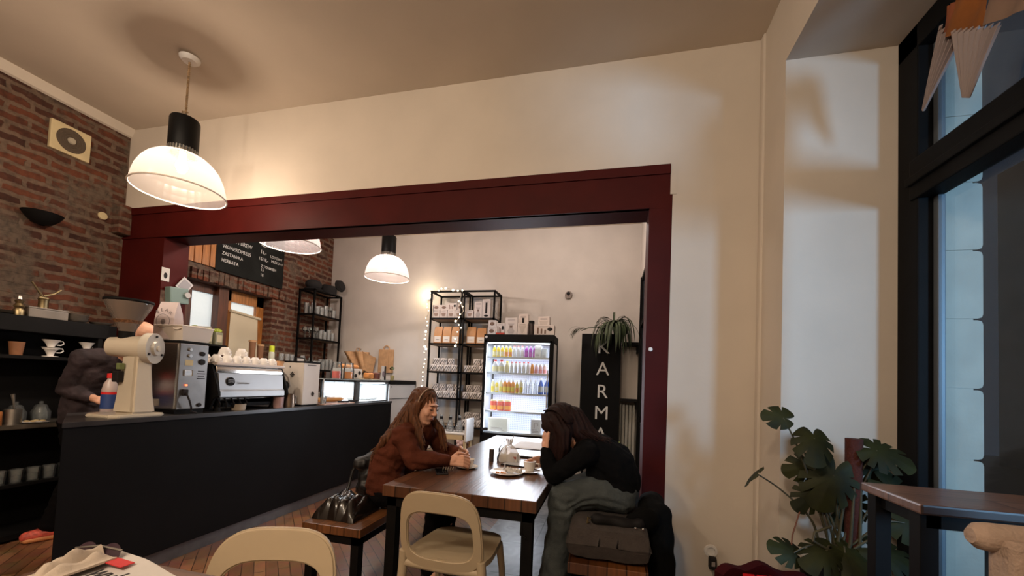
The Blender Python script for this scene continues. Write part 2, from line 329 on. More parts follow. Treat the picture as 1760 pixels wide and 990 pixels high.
# street window
g = G(); x0, x1 = XN - .02, XN + .07
g.box((x0, 2.30, .32), (x1, 2.44, 3.17), .006); g.box((x0, .40, .32), (x1, .54, 3.17), .006); g.box((x0, .40, 3.05), (x1, 2.44, 3.17), .006); g.box((x0, .40, .32), (x1, 2.44, .44), .006)
g.box((x0 - .012, .50, 2.29), (x1, 2.34, 2.49), .008); g.box((x0 - .03, .5, 2.36), (x1, 2.34, 2.40), .006)
g.box((x0 + .01, 1.33, .4), (x1, 1.44, 3.1), .006)
win = struct(g.obj('window_1', pm('black_window_frame', (.004, .004, .0045), .6, var=.15, spec=.12)))
g = G(); g.box((x1 - .03, 2.268, .44), (x1 + .0, 2.298, 2.29), .004); g.box((x1 - .03, 2.268, 2.49), (x1 + .0, 2.298, 3.05), .004)
g.obj('glazing_bead', pm('bluish_aluminium_bead', (.12, .14, .16), .5, .3), win)
G().box((x1 - .022, .5, .42), (x1 - .016, 2.3, 3.08)).obj('pane', glassy('window_glass', (.92, .96, .98), .98, .01, .12), win)
# outside: pale rusticated masonry at the outer edge of the window opening, dark street beyond
g = G()
QM = pm('pale_outside_plaster', (.42, .385, .32), .8, var=.08, vs=6, bump=.2)
zz = .05
while zz < 3.35:
    hh = .325; p = []
    e = 1.715
    for a, b in ((XN + .08, zz), (e - .02, zz), (e - .005, zz + .006), (e, zz + .022), (e, zz + hh - .022), (e - .005, zz + hh - .006), (e - .02, zz + hh)): p.append((a, 2.36, b))
    p.append((XN + .08, 2.36, zz + hh)); g.prism(p, (0, .6, 0)); g.box((XN + .08, 2.365, zz + hh - .002), (e - .035, 2.9, zz + hh + .012)); zz += hh + .008
struct(g.obj('outside_wall', QM))
struct(G().box((1.9, -12, -.25), (14, 14, -.15)).obj('street', pm('wet_asphalt', (.03, .03, .032), .5)))
fac = thing('street_facade', 'dark street facade seen through the window on the right', 'building', (9, 3, -.15))
G().box((0, -9, 0), (1, 9, 7), .02).obj('wall', pm('dark_facade', (.10, .10, .11), .9, var=.1, vs=2), fac)
for k in range(5):
    f = G().box((-.03, -7 + k * 3.2, 1.0), (.01, -5.6 + k * 3.2, 3.2), .01).obj('window', DARK, fac)
area('street_lamp_glow', (2.9, .2, 2.6), (-.55, 1, -.2), .9, (.90, .97, 1), .5, .5)

# ------------------------------------------------------------------ pendant lamps
def shademat():
    m = bpy.data.materials.new('ribbed_acrylic_shade'); m.use_nodes = True; N, L = nt(m); N.remove(N['Principled BSDF'])
    t = N.new('ShaderNodeBsdfTransparent'); t.inputs[0].default_value = (1, .95, .92, 1)
    d = N.new('ShaderNodeBsdfTranslucent'); d.inputs[0].default_value = (.62, .54, .52, 1)
    d2 = N.new('ShaderNodeBsdfDiffuse'); d2.inputs[0].default_value = (.60, .54, .52, 1)
    g = N.new('ShaderNodeBsdfGlossy'); g.inputs['Roughness'].default_value = .2
    a = N.new('ShaderNodeMixShader'); a.inputs[0].default_value = .40; L.new(d.outputs[0], a.inputs[1]); L.new(d2.outputs[0], a.inputs[2])
    b = N.new('ShaderNodeMixShader'); b.inputs[0].default_value = .80; L.new(a.outputs[0], b.inputs[1]); L.new(t.outputs[0], b.inputs[2])
    c = N.new('ShaderNodeMixShader'); c.inputs[0].default_value = .06; L.new(b.outputs[0], c.inputs[1]); L.new(g.outputs[0], c.inputs[2])
    L.new(c.outputs[0], N['Material Output'].inputs[0]); return m
SHADE = shademat(); CORD = pm('twisted_tan_cord', (.30, .20, .11), .8, var=.3, vs=60)
BULB = pm('glowing_bulb', (1, .85, .6), .5, emit=14, ecol=(1, .80, .52))
def pendant_proto():
    t = thing('pendant_lamp', '', 'lamp')
    R = .275
    pr = [(.075, .285), (.11, .275), (.15, .255), (.19, .222), (.225, .175), (.25, .12), (.265, .06), (R, 0)]
    tb = bmesh.new(); seg = 72; rings = []
    for r, z in pr: rings.append([tb.verts.new(((r + .0016 * (k % 2)) * cos(2 * pi * k / seg), (r + .0016 * (k % 2)) * sin(2 * pi * k / seg), z)) for k in range(seg)])
    for A, B in zip(rings, rings[1:]):
        for k in range(seg): tb.faces.new((A[k], A[(k + 1) % seg], B[(k + 1) % seg], B[k]))
    g = G(); g._merge(tb); g.obj('lamp_shade', SHADE, t)
    g = G(); n = 64; g.tube([((R + .002) * cos(2 * pi * k / n), (R + .002) * sin(2 * pi * k / n), 0) for k in range(n + 1)], .0055, 8, False)
    g.obj('rim', pm('rim_acrylic', (.9, .82, .72), .3, emit=.0), t, True)
    g = G(); g.lathe([(0, .315), (.086, .315), (.09, .325), (.09, .525), (.084, .54), (.02, .545), (0, .545)], seg=40); g.obj('cap', pm('black_lamp_cap', (.003, .003, .0035), .5, spec=.2), t, True)
    g = G()
    for k in range(30):
        a = 2 * pi * k / 30; g.box((.078, -.003, .278), (.092, .003, .318), M=Matrix.Rotation(a, 4, 'Z'))
    g.lathe([(.06, .28), (.06, .318)], seg=24); g.obj('vent_ring', STEELD, t)
    g = G(); g.lathe([(0, .15), (.02, .152), (.035, .18), (.036, .205), (.022, .24), (.018, .3), (0, .3)], seg=20); g.obj('bulb', BULB, t, True)
    g = G(); g.tube([(.012 * cos(a), 0, .565 + .02 * sin(a)) for a in [k * pi / 5 for k in range(11)]], .004, 6); g.obj('hook', STEELD, t, True)
    g = G(); top = 1.0
    g.tube([(.004 * cos(k * 1.7), .004 * sin(k * 1.7), .58 + (top - .58) * k / 60) for k in range(61)], .005, 6)
    g.tube([(-.004 * cos(k * 1.7), -.004 * sin(k * 1.7), .58 + (top - .58) * k / 60) for k in range(61)], .005, 6)
    g.tube([(0, .012, .60), (.025, 0, .59), (-.02, -.01, .60), (-.045, .01, .607)], .004, 6); g.obj('cord', CORD, t, True)
    g = G(); g.lathe([(0, top - .03), (.045, top - .028), (.062, top - .012), (.065, top), (0, top)], seg=32); g.obj('ceiling_rose', WHITE, t, True)
    return t
LP = Proto(pendant_proto())
for (x, y, lab) in ((-3.045, 2.188, 'large ribbed clear dome pendant lamp nearest the viewer, hanging before the brick wall'),
                    (-3.10, 3.28, 'pendant lamp whose dome is half hidden behind the red beam, above the counter'),
                    (-2.79, 4.55, 'smallest looking pendant lamp, hanging farthest back in front of the pale back wall')):
    LP.put((x, y, 2.585), lab, 'dome pendant lamps over the counter')
    point('pendant_light', (x, y, 2.585 + .15), PEND_E, WARM if y < 3 else WARM2, .035)

# ------------------------------------------------------------------ brick wall fittings
t = thing('exhaust_fan', 'square cream exhaust fan high on the dark brick wall', 'fan', (XB, 2.36, 3.225))
g = G(); g.box((0, -.132, -.122), (.03, .132, .122), .006); g.obj('housing', pm('aged_cream_plastic', (.60, .50, .30), .5, var=.08), t)
def ringx(r, x, ry=None, n=32): return [(x, r * cos(2 * pi * k / n), (ry or r) * sin(2 * pi * k / n)) for k in range(n + 1)]
g = G()
for r in (.092, .074, .056, .04): g.tube(ringx(r, .034), .0035, 6, False)
RX = Matrix.Rotation(pi / 2, 4, 'Y')
g.lathe([(0, 0), (.098, 0), (.098, .004), (0, .004)], (.029, 0, 0), 32, RX)
for k in range(8): a = k * pi / 4; g.cyl((.034, .03 * cos(a), .03 * sin(a)), (.034, .092 * cos(a), .092 * sin(a)), .003, seg=6)
g.obj('grille', pm('dirty_dark_grille', (.09, .065, .045), .6), t)
G().lathe([(0, 0), (.028, 0), (.022, .012), (0, .014)], (.036, 0, 0), 20, RX).obj('hub', pm('grey_hub', (.4, .36, .28), .5), t)
t = thing('wall_light', 'small dark bowl shaped wall light, unlit, on the brick wall', 'lamp', (XB, 2.2, 2.5)); t.scale = (.8, .8, .8)
G().lathe([(.02, -.09), (.07, -.07), (.12, -.02), (.15, .03), (.145, .03), (.06, -.06), (0, -.08)], (.1, 0, 0), 24).obj('shade', DARK, t, True)
G().box((0, -.04, -.06), (.1, .04, -.02), .006).obj('bracket', DARK, t)
t = G().lathe([(0, 0), (.035, 0), (.033, .012), (0, .014)], (XB, 2.63, 2.69), 20, RX).obj('junction_box', pm('aged_cream_plastic', (.6, .5, .3)), None, True)
tag(t, 'small round cream junction cover on bricks right of the fan', 'junction box')

# black shelving against the brick wall, left
SX0, SX1, SY0, SY1 = XB + .03, -4.24, .9, 2.66
t = thing('wall_shelving', 'tall black open shelving along the brick wall behind the counter', 'shelving', (XB, 1.7, 0))
def L_(a, b): return (a[0] - XB, a[1] - 1.7, a[2]), (b[0] - XB, b[1] - 1.7, b[2])
G().box(*L_((XB + .004, SY0, 0), (SX0, SY1 - .05, 1.62))).obj('back_panel', DARK, t)
def rshelf(z0, z1, x1, y1, r=.12):
    p = [(XB + .03, SY0, z0), (x1, SY0, z0), (x1, y1 - r, z0), (x1 - .02, y1 - r * .4, z0), (x1 - .07, y1 - .02, z0), (x1 - .12, y1, z0), (XB + .03, y1, z0)]
    return G().prism([(a - XB, b - 1.7, c) for a, b, c in p], (0, 0, z1 - z0), .003)
rshelf(1.55, 1.668, -4.25, 2.68).obj('shelf', DARK, t); rshelf(1.345, 1.372, -4.25, 2.6).obj('shelf', DARK, t)
WT = pm('dark_worktop', (.10, .085, .07), .25, .2, var=.3, vs=10)
rshelf(.83, .862, -4.16, 2.62).obj('worktop', WT, t); rshelf(.40, .425, -4.2, 2.58).obj('shelf', DARK, t)
rshelf(.02, .06, -4.2, 2.58).obj('shelf', DARK, t)
for y in (SY0, 2.5): G().box(*L_((XB + .03, y, 0), (-4.26, y + .03, 1.55))).obj('side_panel', DARK, t)
SZ = 1.668
def bowlprof(r, h, t=.004): return [(0, 0), (r * .5, 0), (r * .8, h * .4), (r, h), (r - t, h), (r * .75, h * .45), (r * .45, t), (0, t)]
def stk(name, lab, y, r, h, n, step, mat, x=-4.38, kind='plate', gr=None):
    for k in range(n):
        o = G().lathe(bowlprof(r, h), (x, y, SZ + k * step), 24).obj(name, mat, None, True)
        tag(o, lab % ('lowest' if k == 0 else 'topmost' if k == n - 1 else ORD[k] + ' from the bottom'), kind, gr)
PLG = pm('grey_stoneware', (.20, .17, .14), .4, var=.12)
stk('plate', 'wide grey plate, %s of the stack at the top shelf\'s left end', 1.98, .10, .012, 3, .009, PLG, gr='plates on the top wall shelf')
t = thing('lidded_box', 'squat grey box under the lemon press on the top shelf', 'box', (-4.38, 2.20, SZ)); G().box((-.08, -.115, 0), (.08, .115, .07), .006).obj('body', PLG, t); G().box((-.083, -.118, .07), (.083, .118, .082), .003).obj('lid', PLG, t)
t = thing('citrus_press', 'brass citrus press with two raised handles on the grey box', 'juicer', (-4.38, 2.20, SZ + .082))
BR = pm('brass', (.34, .27, .15), .4, 1, var=.1)
G().lathe([(0, 0), (.03, 0), (.028, .06), (.034, .075), (.0, .075)], seg=20).obj('cup', BR, t, True)
G().tube([(0, 0, .08), (0, -.03, .13), (0, -.075, .20)], [.009, .008, .006]).obj('handle', BR, t, True)
G().tube([(0, 0, .10), (0, .06, .13), (0, .10, .17)], [.009, .007, .006]).obj('handle', BR, t, True)
G().cap((0, -.02, .085), (0, .02, .085), .012, .012).obj('hinge', BR, t, True)
t = thing('pepper_mill', 'small ridged metal mill left of the citrus press', 'mill', (-4.30, 2.03, SZ))
G().lathe([(0, 0), (.028, 0), (.03, .04), (.02, .055), (.03, .07), (.018, .09), (.026, .11), (0, .12)], seg=20).obj('body', BR, t, True); G().lathe([(0, .118), (.016, .122), (.012, .145), (0, .148)], seg=16).obj('knob', STEEL, t, True)
for k in range(3):
    o = G().lathe(bowlprof(.085, .035), (-4.38, 2.40, SZ + k * .018), 24).obj('bowl', PLG, None, True)
    tag(o, 'grey bowl, %s of three nested ones right of the citrus press' % ['lowest', 'middle', 'topmost'][k], 'bowl', 'nested bowls on the top wall shelf')
o = G().lathe(bowlprof(.08, .028), (-4.38, 2.58, SZ), 24).obj('dish', PLG, None, True); tag(o, 'low tan dish at the right end of the top wall shelf', 'dish')
# second shelf: cup, drippers
SZ2 = 1.372
o = G().lathe([(0, 0), (.032, 0), (.042, .10), (.039, .10), (.03, .006), (0, .006)], (-4.33, 2.05, SZ2), 24).obj('cup', pm('terracotta_cup', (.30, .13, .06), .5, var=.2), None, True)
tag(o, 'brown terracotta cup on the second wall shelf', 'cup')
def dripper(loc, lab, gr):
    t = thing('coffee_dripper', lab, 'dripper', loc, 0, gr)
    G().lathe([(0, .0), (.045, 0), (.045, .005), (.018, .008), (.018, .016), (.03, .045), (.052, .075), (.049, .075), (.026, .045), (0, .02)], seg=28).obj('cone', CERAM, t, True)
    G().tube([(0, .04, .065), (0, .07, .068), (0, .078, .05), (0, .06, .035), (0, .035, .035)], .0045, 8).obj('handle', CERAM, t, True)
dripper((-4.32, 2.235, SZ2), 'white ceramic dripper, lower of the stacked pair on the second wall shelf', 'stacked drippers'); dripper((-4.32, 2.235, SZ2 + .06), 'white ceramic dripper, upper of the stacked pair on the second wall shelf', 'stacked drippers')
t = thing('glass_server', 'glass coffee server under the white dripper behind the barista', 'carafe', (-4.32, 2.46, SZ2)); G().lathe([(0, 0), (.034, .002), (.036, .02), (.024, .05), (.03, .062), (.028, .062), (0, .004)], seg=20).obj('body', GLASS, t, True); G().tube(ringx(.025, 0, .02), .003, 6).obj('collar', DARK, t, True)
dripper((-4.32, 2.46, SZ2 + .062), 'white dripper standing on the glass server at the right of the second shelf', None)
# worktop of the shelving
SZ3 = .862
t = thing('spice_jar', 'orange filled jar at the left end of the dark worktop', 'jar', (-4.25, 1.93, SZ3)); G().lathe([(0, 0), (.04, 0), (.04, .09), (.035, .10), (0, .10)], seg=20).obj('body', pm('orange_spice', (.55, .20, .06), .5, var=.2), t, True); G().lathe([(0, .1), (.037, .1), (.037, .115), (0, .115)], seg=20).obj('lid', DARK, t)
t = thing('utensil_pot', 'ribbed grey metal pot with a utensil standing in it on the worktop', 'pot', (-4.26, 2.03, SZ3)); G().lathe([(0, 0), (.045, 0), (.045, .11), (.041, .11), (.041, .01), (0, .01)], seg=24).obj('body', STEELD, t, True); G().tube([(0, .01, .02), (.0, 0, .15), (0, -.01, .22)], [.006, .007, .012]).obj('utensil', STEELD, t, True)
GJ = Proto(thing('glass_jar', '', 'jar')); G().lathe([(0, 0), (.055, 0), (.058, .07), (.04, .10), (.04, .11), (.036, .11), (.05, .07), (.05, .01), (0, .01)], seg=24).obj('body', GLASS, GJ.root, True); G().lathe([(0, .11), (.04, .11), (.03, .125), (.012, .13), (.014, .15), (0, .155)], seg=20).obj('lid', GLASS, GJ.root, True)
GJ.put((-4.42, 2.12, SZ3), 'left of two clear lidded jars at the back of the dark worktop', 'clear lidded jars'); GJ.put((-4.42, 2.26, SZ3), 'right of two clear lidded jars at the back of the dark worktop', 'clear lidded jars')
t = G().lathe(bowlprof(.075, .01), (-4.24, 2.14, SZ3), 28).obj('plate', CERAM, None, True); tag(t, 'white plate with biscuits at the front of the dark worktop', 'plate')
for k in range(4): tag(G().ell((-4.25 + .02 * (k % 2), 2.10 + .026 * k, SZ3 + .016), (.022, .016, .007)).obj('biscuit', pm('biscuit', (.62, .47, .25), .8, var=.1), None, True), 'pale biscuit, %s from the left on the white plate' % ORD[k], 'biscuit', 'biscuits on the plate')
t = thing('glass_pitcher', 'clear glass pitcher near the right end of the dark worktop', 'pitcher', (-4.26, 2.37, SZ3)); G().lathe([(0, 0), (.045, 0), (.048, .07), (.045, .09), (.042, .09), (.043, .01), (0, .01)], seg=24).obj('body', GLASS, t, True); G().tube([(0, .045, .07), (0, .075, .07), (0, .075, .03), (0, .047, .02)], .005).obj('handle', GLASS, t, True)
t = thing('milk_pitcher', 'small steel milk pitcher with folded white cloth at the worktop end', 'pitcher', (-4.27, 2.50, SZ3)); G().lathe([(0, 0), (.035, 0), (.038, .04), (.03, .08), (.034, .095), (.031, .095), (.03, .01), (0, .01)], seg=24).obj('body', STEEL, t, True); G().tube([(0, .035, .08), (0, .065, .075), (0, .06, .03), (0, .037, .02)], .004).obj('handle', STEEL, t, True); G().grid(lambda u, v: V((.03 + .02 * sin(v * 3), -.03 + .06 * u, .08 + .05 * v + .01 * sin(u * 7))), 6, 6, .003).obj('cloth', PAPER, t, True)
# glasses on the lower shelf
TG = Proto(thing('drinking_glass', '', 'glass')); G().lathe([(0, 0), (.032, 0), (.04, .10), (.037, .10), (.03, .008), (0, .008)], seg=20).obj('body', GLASS, TG.root, True)
k = 0
for y in (1.98, 2.07, 2.16, 2.25, 2.34, 2.43):
    TG.put((-4.25, y, .425), 'clear tumbler, %s from the left on the low shelf below the worktop' % ORD[k], 'tumblers on the low shelf'); k += 1

# ------------------------------------------------------------------ counter
CXF, CXB, CY0, CY1 = -2.87, -3.42, 1.56, 4.95
CF = pm('matte_black_counter_front', (.0085, .0085, .0095), .6, var=.1, vs=3, spec=.08)
t = thing('bar_counter', 'long matte black service counter running into the back room', 'counter', (-3.1, 3.2, 0))
def cp(p): return (p[0] + 3.1, p[1] - 3.2, p[2])
G().prism([cp(p) for p in ((CXF, CY0, .1), (CXF, CY1, .1), (CXB, CY1, .1), (CXB, CY0 + .33, .1))], (0, 0, .872), .002).obj('body', CF, t)
G().prism([cp(p) for p in ((CXF + .012, CY0 - .01, .972), (CXF + .012, CY1, .972), (CXB - .01, CY1, .972), (CXB - .01, CY0 + .32, .972))], (0, 0, .028), .002).obj('worktop', pm('dark_counter_top', (.035, .033, .035), .3, var=.2), t)
G().prism([cp(p) for p in ((CXF - .03, CY0 + .03, 0), (CXF - .03, CY1 - .02, 0), (CXB + .03, CY1 - .02, 0), (CXB + .03, CY0 + .33, 0))], (0, 0, .1)).obj('plinth', pm('grey_plinth', (.13, .13, .135), .35, .3, var=.15), t)
CT = 1.0

# grinder, nearest the viewer
t = thing('coffee_grinder', 'tall cream shop grinder with big clear hopper at the near counter end', 'grinder', (-3.0, 1.93, CT), radians(0))
CREAM = pm('cream_enamel', (.62, .55, .44), .35, var=.03, coat=.2)
G().prism([(.12, -.11, 0), (.12, .13, 0), (.10, .16, 0), (-.12, .16, 0), (-.15, .13, 0), (-.15, -.11, 0), (-.10, -.145, 0), (.08, -.145, 0)], (0, 0, .022), .006).obj('base', CREAM, t)
def loftbox(secs, mat, name, par, bev=.01):
    tb = bmesh.new(); R_ = []
    for (x0, x1, y0, y1, z) in secs: R_.append([tb.verts.new(p) for p in ((x0, y0, z), (x1, y0, z), (x1, y1, z), (x0, y1, z))])
    for A, B in zip(R_, R_[1:]):
        for k in range(4): tb.faces.new((A[k], A[(k + 1) % 4], B[(k + 1) % 4], B[k]))
    tb.faces.new(R_[0][::-1]); tb.faces.new(R_[-1]); bmesh.ops.recalc_face_normals(tb, faces=tb.faces)
    if bev: bmesh.ops.bevel(tb, geom=[e for e in tb.edges], offset=bev, segments=2, affect='EDGES', clamp_overlap=True)
    g = G(); g._merge(tb); return g.obj(name, mat, par, True)
loftbox([(-.07, .105, -.035, .11, .02), (-.065, .09, -.025, .10, .12), (-.05, .07, -.010, .085, .40)], CREAM, 'pillar', t, .015)
HB = V((-.0, .035, .445))
d = V((.55, .28, 0)).normalized()
g = G(); g.cyl(HB - d * .14, HB + d * .06, .060, .080, 32); g.obj('grinding_body', CREAM, t, True)
g = G(); g.cyl(HB + d * .06, HB + d * .105, .100, .100, 36); g.cyl(HB + d * .105, HB + d * .12, .05, .045, 28)
gd = g.obj('burr_housing', pm('pale_grey_enamel', (.55, .51, .44), .35), t, True)
g = G(); s_ = V((-d.y, d.x, 0))
for k in range(3):
    a = pi / 2 + k * 2 * pi / 3; p = HB + d * .106 + s_ * .078 * cos(a) + V((0, 0, .078 * sin(a))); G().cyl(p, p + d * .006, .008, seg=12).obj('screw', INK, gd)
G().cyl(HB + d * .12, HB + d * .127, .018, seg=16).obj('badge', CREAM, gd)
g = G(); g.cyl(HB + d * -.06 + V((0, 0, .05)), HB + d * -.06 + V((0, 0, .125)), .042, .040, 24); g.obj('collar', DARK, t)
hc = HB + d * -.06
HOP = glassy('tinted_hopper', (.62, .50, .42), .72, .08, .35)
g = G(); g.lathe([(.04, .10), (.05, .13), (.115, .27), (.12, .29), (.117, .29), (.11, .27), (.045, .13)], hc, 36); g.obj('hopper', HOP, t, True)
g = G(); g.lathe([(0, .292), (.123, .292), (.126, .298), (.123, .308), (0, .31)], hc, 36); g.obj('hopper_lid', DARK, t, True)
g = G(); g.lathe([(0, .11), (.045, .13), (.075, .175), (0, .20)], hc, 24); tag(g.obj('coffee_beans', pm('coffee_beans', (.20, .09, .04), .6, var=.5, vs=90, bump=.8, bs=90), t, True), kind='stuff')
G().box((-.03, -.052, .30), (.0, -.022, .34), .004).obj('switch', pm('dull_green_label', (.16, .2, .08), .5), t)
G().box((-.055, -.055, .22), (-.005, -.018, .29), .006).obj('switch_box', INK, t)

# white bottle with red cap between barista and grinder
p0 = at(196, 712, X=-3.12)
t = thing('plastic_bottle', 'clear plastic bottle with red cap and blue label left of the grinder', 'bottle', (-3.262, 2.0, CT)); t.scale = (1.1, 1.1, 1.12)
G().lathe([(0, 0), (.036, 0), (.038, .01), (.038, .14), (.03, .18), (.016, .205), (.016, .215), (0, .215)], seg=24).obj('body', pm('milky_plastic', (.75, .62, .60), .3, trans=.3), t, True)
G().lathe([(0, .212), (.019, .212), (.019, .24), (0, .242)], seg=20).obj('cap', REDP, t, True)
G().lathe([(.0385, .03), (.0392, .03), (.0392, .115), (.0385, .115)], seg=24).obj('label', pm('blue_label', (.03, .07, .25), .5), t, True); G().lathe([(.0386, .115), (.0394, .115), (.0394, .13), (.0386, .13)], seg=24).obj('band', REDP, t, True)

# steel brewer / grinder box
t = thing('batch_brewer', 'brushed steel brewer with dials and power cord behind the cream grinder', 'machine', (-3.05, 2.30, CT))
SP = pm('dark_steel_panel', (.27, .255, .24), .35, .85, var=.1)
G().box((-.125, -.12, .03), (.115, .095, .505), .012).obj('body', STEEL, t); G().box((-.12, -.115, 0), (.11, .09, .03)).obj('foot', DARK, t)
g = G(); g.box((.112, -.115, .035), (.122, .09, .50), .003); pan = g.obj('back_panel', SP, t)
G().box((-.128, -.123, .505), (.125, .098, .52), .004).obj('top', DARK, t)
def disc(par, y, z, r, mat, name, x=.122, h=.01): return G().lathe([(0, 0), (r, 0), (r * .9, h), (0, h)], (x, y, z), 20, RX).obj(name, mat, par, True)
disc(pan, .045, .435, .017, INK, 'dial'); disc(pan, .045, .375, .022, INK, 'dial'); disc(pan, -.045, .46, .012, STEEL, 'bolt'); disc(pan, -.045, .415, .013, STEEL, 'bolt'); disc(pan, .045, .06, .014, INK, 'inlet')
G().box((.122, -.075, .345), (.124, -.02, .385)).obj('sticker', pm('yellow_sticker', (.62, .52, .30), .6), pan)
G().box((.122, -.08, .27), (.124, -.02, .315), .006).obj('plate', STEEL, pan)
for k in range(4): G().box((.122, .015 + .006 * (k % 2), .25 + k * .018), (.1235, .075 - .006 * (k % 2), .256 + k * .018)).obj('printed_line', INK, pan)
disc(pan, -.06, .205, .006, pm('red_pilot_light', (1, .1, .03), .4, emit=6), 'pilot_light'); G().box((.122, -.085, .13), (.14, -.05, .175), .004).obj('socket', INK, pan)
G().tube([(.14, -.066, .15), (.165, -.06, .10), (.16, -.04, .05), (.15, -.03, .02), (.15, .01, .006)], .006).obj('power_cord', INK, t, True)
G().box((-.09, -.123, .05), (-.03, -.12, .10)).obj('rating_plate', PAPER, t)
BT = CT + .52
# tray and coffee bag on the brewer
t = thing('plastic_tub', 'white tapered plastic tub with papers on top of the steel brewer', 'tub', (-3.05, 2.30, BT))
g = G(); tb = bmesh.new()
def tapered(g, a, b, z0, z1, th):
    for (x0, y0, x1, y1, X0, Y0, X1, Y1) in ((a[0], a[1], a[0], -a[1], b[0], b[1], b[0], -b[1]), (-a[0], a[1], -a[0], -a[1], -b[0], b[1], -b[0], -b[1]), (a[0], a[1], -a[0], a[1], b[0], b[1], -b[0], b[1]), (a[0], -a[1], -a[0], -a[1], b[0], -b[1], -b[0], -b[1])):
        g.grid(lambda u, v: V(((x0 + (x1 - x0) * u) * (1 - v) + (X0 + (X1 - X0) * u) * v, (y0 + (y1 - y0) * u) * (1 - v) + (Y0 + (Y1 - Y0) * u) * v, z0 + (z1 - z0) * v)), 1, 1, th)
tapered(g, (.105, .095), (.125, .115), .003, .105, .004); g.box((-.105, -.095, 0), (.105, .095, .005)); g.tube([(.127, .117, .105), (.127, -.117, .105), (-.127, -.117, .105), (-.127, .117, .105), (.127, .117, .105)], .005)
g.obj('body', pm('warm_white_plastic', (.74, .66, .58), .4), t)
G().tube([(.126 - .01, -.113, .09), (.10, -.117, .08), (.06, -.117, .08), (.05, -.115, .09)], .006).obj('handle', pm('warm_white_plastic', (.7, .6, .5)), t, True)
tag(G().box((-.09, .0, .0), (.10, .10, .012), .002, M=Matrix.Translation((-3.04, 2.31, BT + .108)) @ Matrix.Rotation(.1, 4, 'X')).obj('paper_stack', PAPER), 'stack of white papers lying on the white tub', 'paper')
t = thing('coffee_bag', 'upright pale printed coffee bag standing in the white tub', 'bag', (-3.12, 2.235, BT + .006), .2)
def bagmesh(w_, d_, h_, fold=.25):
    tb = bmesh.new(); R_ = []
    for z, sx, sy in ((0, 1, 1), (h_ * .02, 1.02, 1.02), (h_ * .5, 1.0, .95), (h_ * (1 - fold), .98, .75), (h_ * .93, .93, .25), (h_, .9, .12)):
        n = 6; a = []
        pts = [(-1, -1), (0, -1.06), (1, -1), (1.03, 0), (1, 1), (0, 1.06), (-1, 1), (-1.03, 0)]
        R_.append([tb.verts.new((p[0] * w_ / 2 * sx, p[1] * d_ / 2 * sy, z)) for p in pts])
    for A, B in zip(R_, R_[1:]):
        for k in range(8): tb.faces.new((A[k], A[(k + 1) % 8], B[(k + 1) % 8], B[k]))
    tb.faces.new(R_[0][::-1]); tb.faces.new(R_[-1]); bmesh.ops.recalc_face_normals(tb, faces=tb.faces)
    g = G(); g._merge(tb); return g
bagmesh(.145, .085, .275, .3).obj('body', pm('pinkish_grey_paper', (.56, .47, .47), .6, var=.05, bump=.3, bs=14), t, True)
ln = pm('faded_print', (.22, .19, .20), .7)
g = G(); g.tube([(.05 * cos(a), -.05 , .13 + .05 * sin(a)) for a in [k * pi / 12 for k in range(25)]], .0016, 5); g.obj('printed_ring', ln, t)
G().ell((0, -.049, .125), (.017, .003, .02)).obj('printed_figure', ln, t)
for k, ch in enumerate('BEAR'):
    a = radians(125 - k * 26); p = V((.066 * cos(a), -.0495, .125 + .075 * sin(a)))
    text(ch, .034, ln, basis(p, (sin(a), 0, -cos(a)), (cos(a), 0, sin(a))), t, 'lettering', .0008, 'CENTER')
# cards and stickers on the red column
t = thing('sticker', 'small pale sticker with a dark figure, topmost on the red column', 'sticker', (-4.038, 2.83, 2.19)); G().box((0, -.035, -.062), (.003, .035, .062)).obj('sheet', PAPER, t); G().ell((.004, 0, -.01), (.001, .016, .028)).obj('printed_figure', INK, t)
t = thing('tape_dispenser', 'grey green box with round knob above the coffee bag, on the column', 'dispenser', (-4.03, 2.93, 2.01)); G().box((0, -.10, -.075), (.07, .07, .075), .01, M=Matrix.Rotation(.08, 4, 'X')).obj('body', pm('grey_green_plastic', (.13, .19, .17), .5), t); disc(t, .045, .015, .03, STEEL, 'knob', .07, .02)
t = thing('card', 'tilted grey card sticking up above the grey green box', 'card', (-4.02, 2.99, 2.12)); G().box((0, -.055, -.06), (.006, .055, .07), M=Matrix.Rotation(-.6, 4, 'X')).obj('sheet', pm('grey_card', (.45, .42, .42), .5), t); G().box((.006, -.042, -.045), (.008, .042, .055), M=Matrix.Rotation(-.6, 4, 'X')).obj('printed_field', pm('darker_grey_card', (.25, .24, .25), .5), t)
t = thing('notice', 'dark notice on the red column below the small pale sticker', 'notice', (-4.038, 2.83, 1.95)); G().box((0, -.03, -.14), (.003, .03, .09)).obj('sheet', pm('dim_print', (.16, .10, .08), .6, var=.4, vs=30), t)

# espresso machine
t = thing('espresso_machine', 'wide steel espresso machine with rack of cups, back side to the room', 'machine', (-2.95, 2.82, CT))
EM = pm('satin_steel', (.30, .295, .29), .42, .9, var=.06, vs=3)
